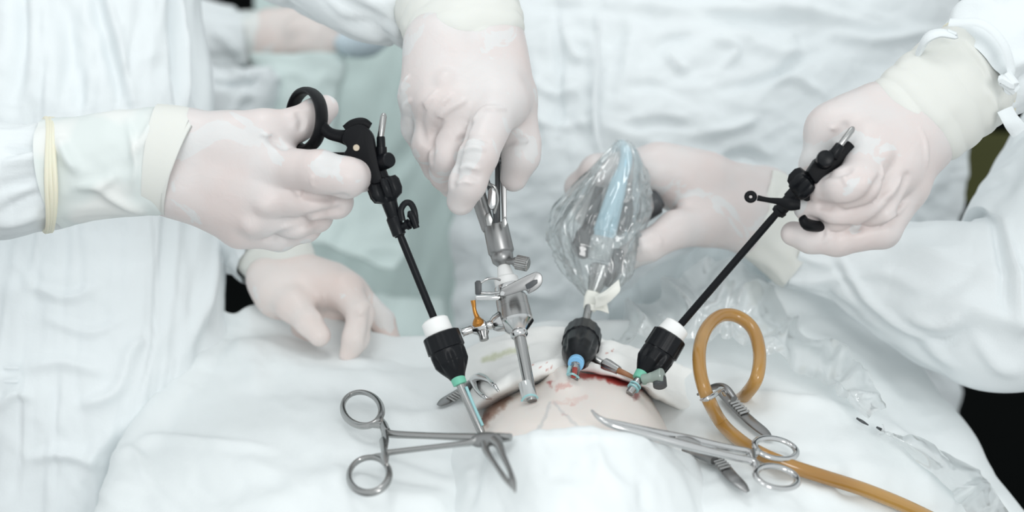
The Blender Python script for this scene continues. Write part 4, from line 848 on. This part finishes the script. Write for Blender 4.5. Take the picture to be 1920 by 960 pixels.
Bag().add(g_prism([(938, 262, 1.03), (947, 262, 1.03), (950, 340, 1.028), (950, 425, 1.024), (942, 426, 1.024), (938, 340, 1.028)], 1.03, 0.006, 0.001)).build('handle_plate', 'satin', g2)
Bag().add(g_prism([(928, 262, 1.038), (938, 262, 1.038), (938, 426, 1.03), (928, 424, 1.03)], 1.03, 0.005, 0.001)).build('inner_handle_plate', 'dark_grey', g2)
Bag().add(px_tube([(912, 332, 1.015), (926, 385, 1.017), (930, 424, 1.02)], 4.5, seg=12, n=16)).build('drive_rod', 'dark_grey', g2)
Bag().add(g_prism([(915, 358), (919, 351), (925, 351), (930, 360), (930, 384), (925, 393), (919, 393), (914, 384)], 1.003, 0.005, 0.0016)).build('link', 'chrome', g2)
Bag().add(px_tube([(916, 345, 1.008), (928, 352, 1.008), (933, 375, 1.010), (927, 400, 1.012)], 3.0, seg=10, n=24)).build('spring_wire', 'steel', g2)
Bag().add(lathe_px((918, 298, 1.026), (944, 302, 1.026), [(0, 6), (1, 6)], 20)).build('cross_pin', 'dark_grey', g2)
Bag().add(g_prism([(909, 402), (918, 398), (924, 412), (922, 424), (912, 424)], 1.008, 0.004, 0.001)).add(g_prism([(941, 412), (948, 405), (951, 420), (947, 428), (942, 426)], 1.012, 0.004, 0.001)).build('hinge_lug', 'steel', g2)
Bag().add(px_tube([(944, 270, 1.028), (940, 225, 1.04), (925, 180, 1.05)], 8, seg=12)).build('handle_stem', 'satin', g2)

# --- black dissector at the right
g3 = thing('laparoscopic_dissector', 'black laparoscopic dissector with side tab held in the fist at the right', 'surgical instrument', P(1500, 360, .965), 'black laparoscopic dissectors')
Bag().add(lathe_px((1458, 398, .972), (1268, 618, 1.012), [(0, 7.2), (1, 7.2)], 18)).build('shaft', 'black', g3)
Bag().add(lathe_px((1496, 358, .965), (1456, 402, .972), [(0, 15), (0.35, 15), (0.37, 13), (0.8, 12.5), (0.82, 14.5), (0.95, 13), (1, 9)], 28)).build('neck', 'black', g3)
Bag().add(lathe_px((1524, 332, .960), (1492, 364, .966), [(0, 17), (0.1, 26), (0.28, 30), (0.62, 30), (0.85, 25), (1, 16)], 60, lambda s, an: 1 + (0.17 if 0.05 < s < 0.9 else 0.0) * np.tanh(2.2 * np.cos(6 * an + 0.5)))).build('rotation_knob', 'black', g3)
Bag().add(g_prism([(1514, 322), (1530, 298), (1570, 274), (1592, 262), (1606, 276), (1580, 306), (1552, 336), (1530, 346)], .952, 0.012, 0.002, smooth_n=0)).build('body', 'black_matte', g3)
Bag().add(lathe_px((1544, 305, .958), (1548, 296, .942), [(0, 16), (0.85, 16.5), (0.97, 15), (1, 12)], 30, bevel=False)).build('button', 'black', g3)
Bag().add(lathe_px((1560, 295, .948), (1576, 272, .948), [(0, 11), (1, 9.5)], 22)).build('pin_socket', 'black', g3)
Bag().add(lathe_px((1572, 277, .948), (1601, 238, .948), [(0, 6), (0.86, 6), (0.96, 4.2), (1, 2)], 18, bevel=False)).build('contact_pin', 'steel', g3)
Bag().add(px_tube([(1500, 384, .953, 9), (1480, 383, .953, 12), (1462, 378, .954, 7), (1440, 375, .955, 5), (1420, 371, .956, 5.5)], flat=0.6, wide=UPV, seg=14, n=40)).build('side_tab', 'black_matte', g3)
rg = [P(1407.5 + 7.6 * math.sin(t), 369 - 7.2 * math.cos(t), .956) for t in np.linspace(0, 2 * math.pi, 20, endpoint=False)]
Bag().add(g_tube(rg, 0.0010, 10, True, flat=1.5, wide=VIEW, n=40)).build('tab_eyelet', 'black_matte', g3)
rr = []
for t in np.linspace(0, 2 * math.pi, 26, endpoint=False):
    rr.append(P(1545 + 34 * math.sin(t), 410 - 22 * math.cos(t) - 0.25 * 34 * math.sin(t), .985 + 0.012 * math.cos(t)))
Bag().add(g_tube(rr, 0.0048, 12, True, flat=0.55, wide=nrm(FWD * 0.8 + UPV * 0.4), n=64)).build('finger_ring', 'black_matte', g3)
Bag().add(px_tube([(1504, 408, .950, 9), (1512, 420, .952, 12), (1530, 424, .958, 11), (1556, 424, .968, 9)], flat=0.8, seg=14)).build('ring_front', 'black_matte', g3)
Bag().add(px_tube([(1560, 330, .972, 12), (1580, 350, .985, 10), (1565, 385, .99, 9), (1560, 405, .99, 9)], seg=12)).build('lever', 'black_matte', g3)

# --- bagged camera
cm = thing('endoscope_camera', 'dark camera head with pale blue cable inside the clear bag', 'camera', P(1100, 600, 1.09))
Bag().add(lathe_px((1108, 555, 1.098), (1093, 630, 1.07), [(0, 8), (1, 8)], 24)).build('scope_shaft', 'steel', cm)
Bag().add(lathe_px((1128, 500, 1.105), (1110, 556, 1.098), [(0, 22), (0.5, 17), (1, 10)], 32)).build('light_adapter', 'steel', cm)
Bag().add(lathe_px((1166, 322, 1.112), (1131, 446, 1.105), [(0, 13), (0.15, 16), (0.5, 19), (0.92, 22), (1, 20)], 32)).build('cable_sleeve', 'light_blue', cm)
Bag().add(lathe_px((1131, 444, 1.105), (1122, 488, 1.104), [(0, 23), (0.1, 24), (1, 21)], 32)).build('coupler', 'film_soft', cm)
Bag().add(px_tube([(1166, 330, 1.112, 13), (1174, 300, 1.118, 12), (1172, 280, 1.128, 10), (1160, 272, 1.14, 9), (1140, 300, 1.16, 8)], seg=16, n=40)).build('cable', 'light_blue', cm)
Bag().add(lathe_px((1236, 372, 1.13), (1150, 425, 1.125), [(0, 20), (0.1, 26), (0.7, 27), (1, 22)], 36)).build('camera_body', 'dark_grey', cm)
Bag().add(lathe_px((1105, 425, 1.12), (1088, 480, 1.112), [(0, 14), (0.3, 20), (0.75, 20), (1, 14)], 40, knurl(10, 0.06))).add(lathe_px((1124, 350, 1.118), (1104, 430, 1.12), [(0, 9), (1, 14)], 24)).build('focus_knob', 'black', cm)
Bag().add(px_tube([(1160, 470, 1.108, 10), (1150, 510, 1.102, 12), (1135, 535, 1.10, 8)], seg=14)).build('light_port', 'dark_grey', cm)
def bagmesh(name, spec, matn, parent=None, nu=150, nv=150, amp=0.0065, seed=60, flat=0.62):
    """gathered film: spec (px,py,d,half width px)"""
    pts, rad = PR(spec); q = catmull(np.concatenate([pts, rad[:, None]], 1), nv); pts, rad = q[:, :3], np.maximum(q[:, 3], 0.002)
    an = np.linspace(0, 2 * math.pi, nu, endpoint=False); s = np.linspace(0, 1, nv)
    A = np.broadcast_to(an, (nv, nu)); T = np.broadcast_to(s[:, None], (nv, nu))
    q3 = np.stack([np.cos(A) * 2.6, np.sin(A) * 2.6, T * 3.2], -1)
    q3 = q3 + 0.6 * np.stack([fbm(q3 * 0.7 + k * 5, seed + k, 2) for k in range(3)], -1)
    n = 1 - 2.2 * np.abs(fbm(q3, seed + 9, 3)); n2 = 1 - 2 * np.abs(fbm(q3 * np.array((2.1, 2.1, 0.9)), seed + 19, 3))
    k = np.clip(rad / rad.max(), 0.15, 1)[:, None]
    R = rad[:, None] + k * amp * (0.75 * n + 0.45 * n2 - 0.3)
    G = pts[:, None] + R[..., None] * (np.cos(A)[..., None] * RGT + flat * np.sin(A)[..., None] * FWD)
    return mesh(name, G.reshape(-1, 3), grid_faces(nv, nu, True), matn, parent, True)
cv = bagmesh('camera_bag', [(1166, 262, 1.125, 8), (1168, 272, 1.122, 18), (1160, 310, 1.118, 44), (1146, 350, 1.115, 66), (1126, 395, 1.112, 84), (1114, 430, 1.11, 84), (1116, 470, 1.107, 74), (1122, 510, 1.103, 62), (1122, 535, 1.10, 40), (1114, 556, 1.097, 16), (1112, 566, 1.096, 13)], 'film')
tag(cv, 'crumpled clear plastic bag pulled over the camera head', 'bag')
tp = thing('tape_strip', 'white tape tied around the neck of the clear camera bag', 'tape', P(1108, 566, 1.09))
Bag().add(lathe_px((1114, 548, 1.094), (1104, 582, 1.092), [(0, 15), (0.4, 16), (1, 12)], 32, lobes(5, 0.06))).build('wrap', 'tape', tp)
sheet('loose_end', [PP([(1114, 556, 1.078), (1135, 545, 1.074), (1160, 524, 1.075)]), PP([(1116, 568, 1.077), (1138, 560, 1.072), (1162, 545, 1.07)]), PP([(1114, 578, 1.078), (1130, 574, 1.074), (1146, 564, 1.072)])], 'tape', tp, 24, 24, [([(1120, 560), (1140, 552), (1158, 536)], 2, 5)], [], 71, 0.001)
sheet('loose_end', [PP([(1106, 570, 1.082), (1122, 572, 1.079), (1138, 568, 1.078)]), PP([(1108, 582, 1.081), (1124, 582, 1.078), (1142, 588, 1.077)])], 'tape', tp, 16, 16, [], [(30, 20, 30, 1)], 72, 0.001)

# --- loose clear plastic on the drape
def crumple(name, rows, amp, seed, parent=None, nu=150, nv=70, matn='film_soft', cell=46):
    G, N = sheet_grid(rows, nu, nv); px = toPx(G)
    q = np.stack([px[..., 0] / cell, px[..., 1] / cell, 0 * px[..., 0]], -1); q = q + 0.5 * np.stack([fbm(q * 0.6 + 4 * k, seed + k, 2) for k in range(3)], -1)
    off = amp * (1 - 2.2 * np.abs(fbm(q, seed + 7, 3))) + 0.16 * amp * (1 - 2 * np.abs(fbm(q * 3, seed + 8, 2)))
    G = G + N * off[..., None]
    return mesh(name, G.reshape(-1, 3), grid_faces(nv, nu), matn, parent)
def LS(l, lift): return np.array([P(x, y, S(x, y, lift) if dd is None else dd) for x, y, dd in l])
ps = crumple('plastic_sheet', [PP([(1130, 596, 1.16), (1230, 545, 1.18), (1288, 494, 1.19), (1335, 478, 1.19), (1405, 510, 1.19), (1462, 572, 1.17), (1500, 622, 1.14), (1570, 655, 1.10), (1612, 705, 1.07), (1644, 775, 1.03)]),
     PP([(1140, 606, 1.12), (1240, 575, 1.13), (1300, 540, 1.13), (1350, 530, 1.13), (1410, 560, 1.12), (1450, 610, 1.11), (1500, 650, 1.09), (1560, 690, 1.07), (1605, 740, 1.04), (1642, 784, 1.015)]),
     PP([(1150, 622, 1.10), (1250, 606, 1.10), (1310, 596, 1.10), (1360, 600, 1.10), (1415, 620, 1.09), (1450, 650, 1.08), (1490, 680, 1.07), (1540, 708, 1.06), (1590, 752, 1.035), (1632, 790, 1.012)]),
     PP([(1160, 640, 1.09), (1255, 630, 1.09), (1310, 630, 1.085), (1360, 640, 1.085), (1410, 655, 1.075), (1450, 672, 1.07), (1485, 694, 1.06), (1535, 722, 1.045), (1582, 762, 1.025), (1626, 794, 1.01)])], 0.007, 81, cell=95)
tag(ps, 'crumpled clear plastic sheeting behind the amber hose loop', 'plastic sheet')
p2 = crumple('plastic_sheet', [LS([(1650, 802, None), (1720, 826, None), (1800, 862, None), (1850, 905, None), (1905, 975, .93)], 0.008), LS([(1652, 806, None), (1715, 838, None), (1785, 880, None), (1835, 925, None), (1880, 985, .93)], 0.012), LS([(1654, 812, None), (1700, 850, None), (1760, 900, None), (1800, 945, None), (1840, 1000, .93)], 0.006)], 0.0026, 91, None, 110, 50, cell=80)
tag(p2, 'clear plastic strip trailing down the drape edge at lower right', 'plastic sheet')
pin = thing('drape_pin', 'small dark pin pinching the clear sheeting to the drape', 'pin', P(1630, 795, S(1630, 795)))
for a, b in (((1606, 784), (1628, 797)), ((1644, 801), (1660, 810))):
    Bag().add(px_tube([(a[0], a[1], S(*a, 0.004), 2.0), ((a[0] + b[0]) / 2, (a[1] + b[1]) / 2, S((a[0] + b[0]) / 2, (a[1] + b[1]) / 2, 0.005), 3.0), (b[0], b[1], S(*b, 0.004), 1.2)], seg=8, n=10)).build('pin_wire', 'dark_grey', pin)

# --- amber rubber hose
hz = [(1384, 752, S(1384, 752) + 0.015), (1400, 738, S(1400, 738, 0.006)), (1419, 708, 1.015), (1424, 662, 1.03), (1412, 618, 1.045), (1384, 594, 1.05), (1352, 592, 1.045), (1326, 614, 1.03), (1312, 652, 1.01), (1313, 700, .993), (1328, 748, .98)]
for x, y in ((1352, 792), (1385, 824), (1425, 850), (1480, 873), (1545, 894), (1620, 918), (1700, 950), (1780, 990), (1860, 1040)): hz.append((x, y, S(x, y, 0.006, 0.9)))
hs = Bag().add(g_tube(PP(hz), 0.0043, 24, n=220)).build('rubber_hose', 'amber')
tag(hs, 'amber rubber hose looping upright on the drape then running to lower right', 'hose')

# --- clamps
def LP(l, lift): return PP([(a[0], a[1], S(a[0], a[1], a[2] if len(a) > 2 else lift)) for a in l])
def flatd(l, d): return PP([(a[0], a[1], d) for a in l])
def ell(cx, cy, rx, ry, rot, n=28):
    t = np.linspace(0, 2 * math.pi, n, endpoint=False); c, s = math.cos(math.radians(rot)), math.sin(math.radians(rot))
    return [(cx + rx * math.cos(a) * c - ry * math.sin(a) * s, cy + rx * math.cos(a) * s + ry * math.sin(a) * c) for a in t]
# left ring-handled towel clamp, resting on the drape: plane fitted through three points of the cloth
def plane3(pts, lift):
    q = np.array([P(x, y, S(x, y, lift)) for x, y in pts]); n = np.cross(q[1] - q[0], q[2] - q[0]); 
    def f(x, y, up=0.0):
        r = P(x, y, 1.0) - CAM; t = ((q[0] - CAM) @ n) / (r @ n)
        return CAM + r * (t - up)
    return f
k1 = thing('towel_clamp', 'ring-handled steel towel clamp lying on the drape at lower left', 'clamp', P(800, 830, S(800, 830)))
f1 = plane3([(660, 770), (680, 920), (930, 850)], 0.010)
def L1(l, up=0.0): return np.array([f1(a[0], a[1], up) for a in l])
Bag().add(g_tube(L1(ell(679, 767, 37, 31, 18)), 0.0017, 12, True, flat=1.3, n=80)).add(g_tube(L1([(716, 786), (719, 797), (724, 809), (735, 814), (800, 817), (880, 820), (930, 821), (958, 820)]), [.0012, .0028, .003, .0024, .0021, .0024, .003, .0022], 14, flat=0.8, n=70)).add(
    g_tube(L1([(690, 798), (706, 797), (717, 797)]), [.0012, .002, .0025], 10)).build('upper_shank', 'steel', k1)
Bag().add(g_tube(L1(ell(692, 891, 38, 33, -14)), 0.0017, 12, True, flat=1.3, n=80)).add(g_tube(L1([(724, 872), (722, 862), (722, 852), (735, 848), (800, 840), (860, 833), (885, 829), (900, 822)], 0.004), [.0012, .0026, .003, .0022, .002, .0021, .0026, .003], 14, flat=0.8, n=70)).add(
    g_tube(L1([(690, 858), (708, 856), (720, 857)]), [.0012, .002, .0025], 10)).build('lower_shank', 'steel', k1)
Bag().add(g_tube(L1([(721, 812), (723, 828), (721, 842)], 0.003), .0026, 10, flat=0.6)).add(g_tube(L1([(716, 824), (718, 836), (720, 850)], 0.006), .0022, 10, flat=0.6)).build('ratchet', 'steel', k1)
Bag().add(g_tube(L1([(886, 826), (900, 825), (925, 824), (938, 828)], 0.004), [.003, .0048, .0042, .002], 14, flat=0.55)).build('box_lock', 'satin', k1)
Bag().add(g_tube(L1([(926, 826), (936, 836), (945, 858), (956, 882), (962, 904), (966, 922)], 0.004), [.003, .0025, .0018, .0015, .0018, .0006], 12, n=40)).build('jaw', 'steel', k1)
Bag().add(g_tube(L1([(908, 832), (913, 848), (928, 870), (946, 896), (962, 917)], 0.002), [.0025, .002, .0014, .0015, .0006], 12, n=40)).build('jaw', 'steel', k1)

# right ring-handled forceps, resting across belly and drape
k2 = thing('hemostat', 'curved-tip steel hemostat lying from belly to drape at lower right', 'clamp', P(1290, 830, S(1290, 830)))
f2 = plane3([(1160, 800), (1440, 830), (1450, 910)], 0.014)
def L2(l, up=0.0): return np.array([f2(a[0], a[1], up) for a in l])
Bag().add(g_tube(L2([(1109, 769), (1120, 781), (1136, 790), (1160, 796), (1220, 810), (1290, 823), (1350, 836), (1404, 847)]), [.0007, .0014, .0019, .0022, .0026, .0026, .0021, .0022], 14, flat=0.8, n=80)).add(g_tube(L2(ell(1454, 841, 40, 18, 13)), .0016, 12, True, flat=1.3, n=80)).add(
    g_tube(L2([(1400, 848), (1414, 850), (1420, 846), (1416, 840)]), [.002, .0026, .002, .0012], 10)).build('upper_shank', 'chrome', k2)
Bag().add(g_tube(L2([(1112, 772), (1124, 785), (1142, 795), (1166, 803), (1220, 817), (1290, 836), (1350, 851), (1408, 864)], 0.006), [.0006, .0012, .0017, .002, .0024, .0026, .0021, .0022], 14, flat=0.8, n=80)).add(g_tube(L2(ell(1456, 895, 40, 20, 13), 0.004), .0016, 12, True, flat=1.3, n=80)).add(
    g_tube(L2([(1402, 862), (1414, 868), (1418, 876), (1416, 886)], 0.004), [.002, .0026, .002, .0012], 10)).build('lower_shank', 'chrome', k2)
Bag().add(g_tube(L2([(1411, 846), (1412, 856), (1413, 866)], 0.004), .0026, 10, flat=0.6)).build('ratchet', 'steel', k2)
Bag().add(g_tube(L2([(1268, 824), (1290, 829), (1312, 834)], 0.005), [.002, .0036, .002], 12, flat=0.6)).build('box_lock', 'steel', k2)

def clip_handle(root, pts, wpx, lift, ribs, rib_n, lift_end=None):
    """flat spring handle: tapering leaf with grip ribs"""
    up = nrm(np.array((0, -0.3, 1.0)))
    q = PP([(x, y, S(x, y, lift)) for x, y in pts]); d = np.array([S(x, y, lift) for x, y in pts])
    tang = nrm(q[-1] - q[0]); wide = nrm(np.cross(tang, up))
    Bag().add(g_tube(q, np.array(wpx) * d / FPX, 16, flat=0.28, wide=wide, n=40)).build('handle', 'satin', root)
    b = Bag(); p0, p1 = ribs
    for k in range(rib_n):
        x, y = p0[0] + (p1[0] - p0[0]) * k / (rib_n - 1), p0[1] + (p1[1] - p0[1]) * k / (rib_n - 1)
        c = P(x, y, S(x, y, lift + 0.0022)); hw = max(wpx) * 0.82 * S(x, y) / FPX
        b.add(g_tube([c - wide * hw, c, c + wide * hw], 0.0009, 8, n=5))
    b.build('grip_ribs', 'steel', root)
k3 = thing('towel_clip', 'small steel towel clip gripping the amber hose', 'clamp', P(1360, 740, S(1360, 740)), 'small steel towel clips')
clip_handle(k3, [(1352, 736), (1378, 762), (1408, 790), (1430, 808), (1443, 820)], [9, 11, 11.5, 11, 6], 0.006, ((1374, 750), (1396, 773)), 6)
Bag().add(g_tube(PP([(1314, 750, .965), (1326, 748, .957), (1340, 740, .965), (1352, 730, .985), (1360, 738, .99)]), [.0008, .0015, .0016, .0018, .002], 10, n=30)).build('jaw', 'chrome', k3)
Bag().add(g_tube(PP([(1308, 740, 1.0), (1326, 730, 1.005), (1346, 724, 1.0), (1362, 730, .992), (1376, 748, .985)]), [.0008, .0016, .0022, .0026, .0024], 10, n=30)).build('jaw', 'satin', k3)
k4 = thing('towel_clip', 'steel towel clip half hidden beneath the hemostat at the drape edge', 'clamp', P(1340, 870, S(1340, 870)), 'small steel towel clips')
clip_handle(k4, [(1332, 853), (1350, 868), (1372, 893), (1390, 910), (1402, 922)], [8, 12, 13, 11, 5], 0.006, ((1340, 856), (1360, 876)), 6)
Bag().add(g_tube(PP([(1280, 843, S(1280, 843, .006)), (1296, 845, S(1296, 845, .006)), (1312, 852, S(1312, 852, .008)), (1340, 864, S(1340, 864, .008))]), [.0012, .0022, .0028, .003], 12, n=24)).build('jaw', 'satin', k4)
k5 = thing('towel_clip', 'steel towel clip with curved prongs behind the left trocar tube', 'clamp', P(870, 735, S(870, 735)), 'small steel towel clips')
clip_handle(k5, [(823, 760), (835, 752), (856, 740), (876, 728), (893, 714)], [5, 10, 11, 11, 10], 0.006, ((846, 748), (866, 736)), 5)
Bag().add(g_tube(LP([(888, 712), (900, 707), (915, 712), (926, 722), (935, 734)], 0.008), [.003, .0028, .002, .0015, .0008], 12, n=30)).build('jaw', 'chrome', k5)
Bag().add(g_tube(LP([(890, 716), (896, 732), (908, 744), (922, 747)], 0.006), [.0028, .0018, .0014, .0007], 12, n=30)).build('jaw', 'chrome', k5)
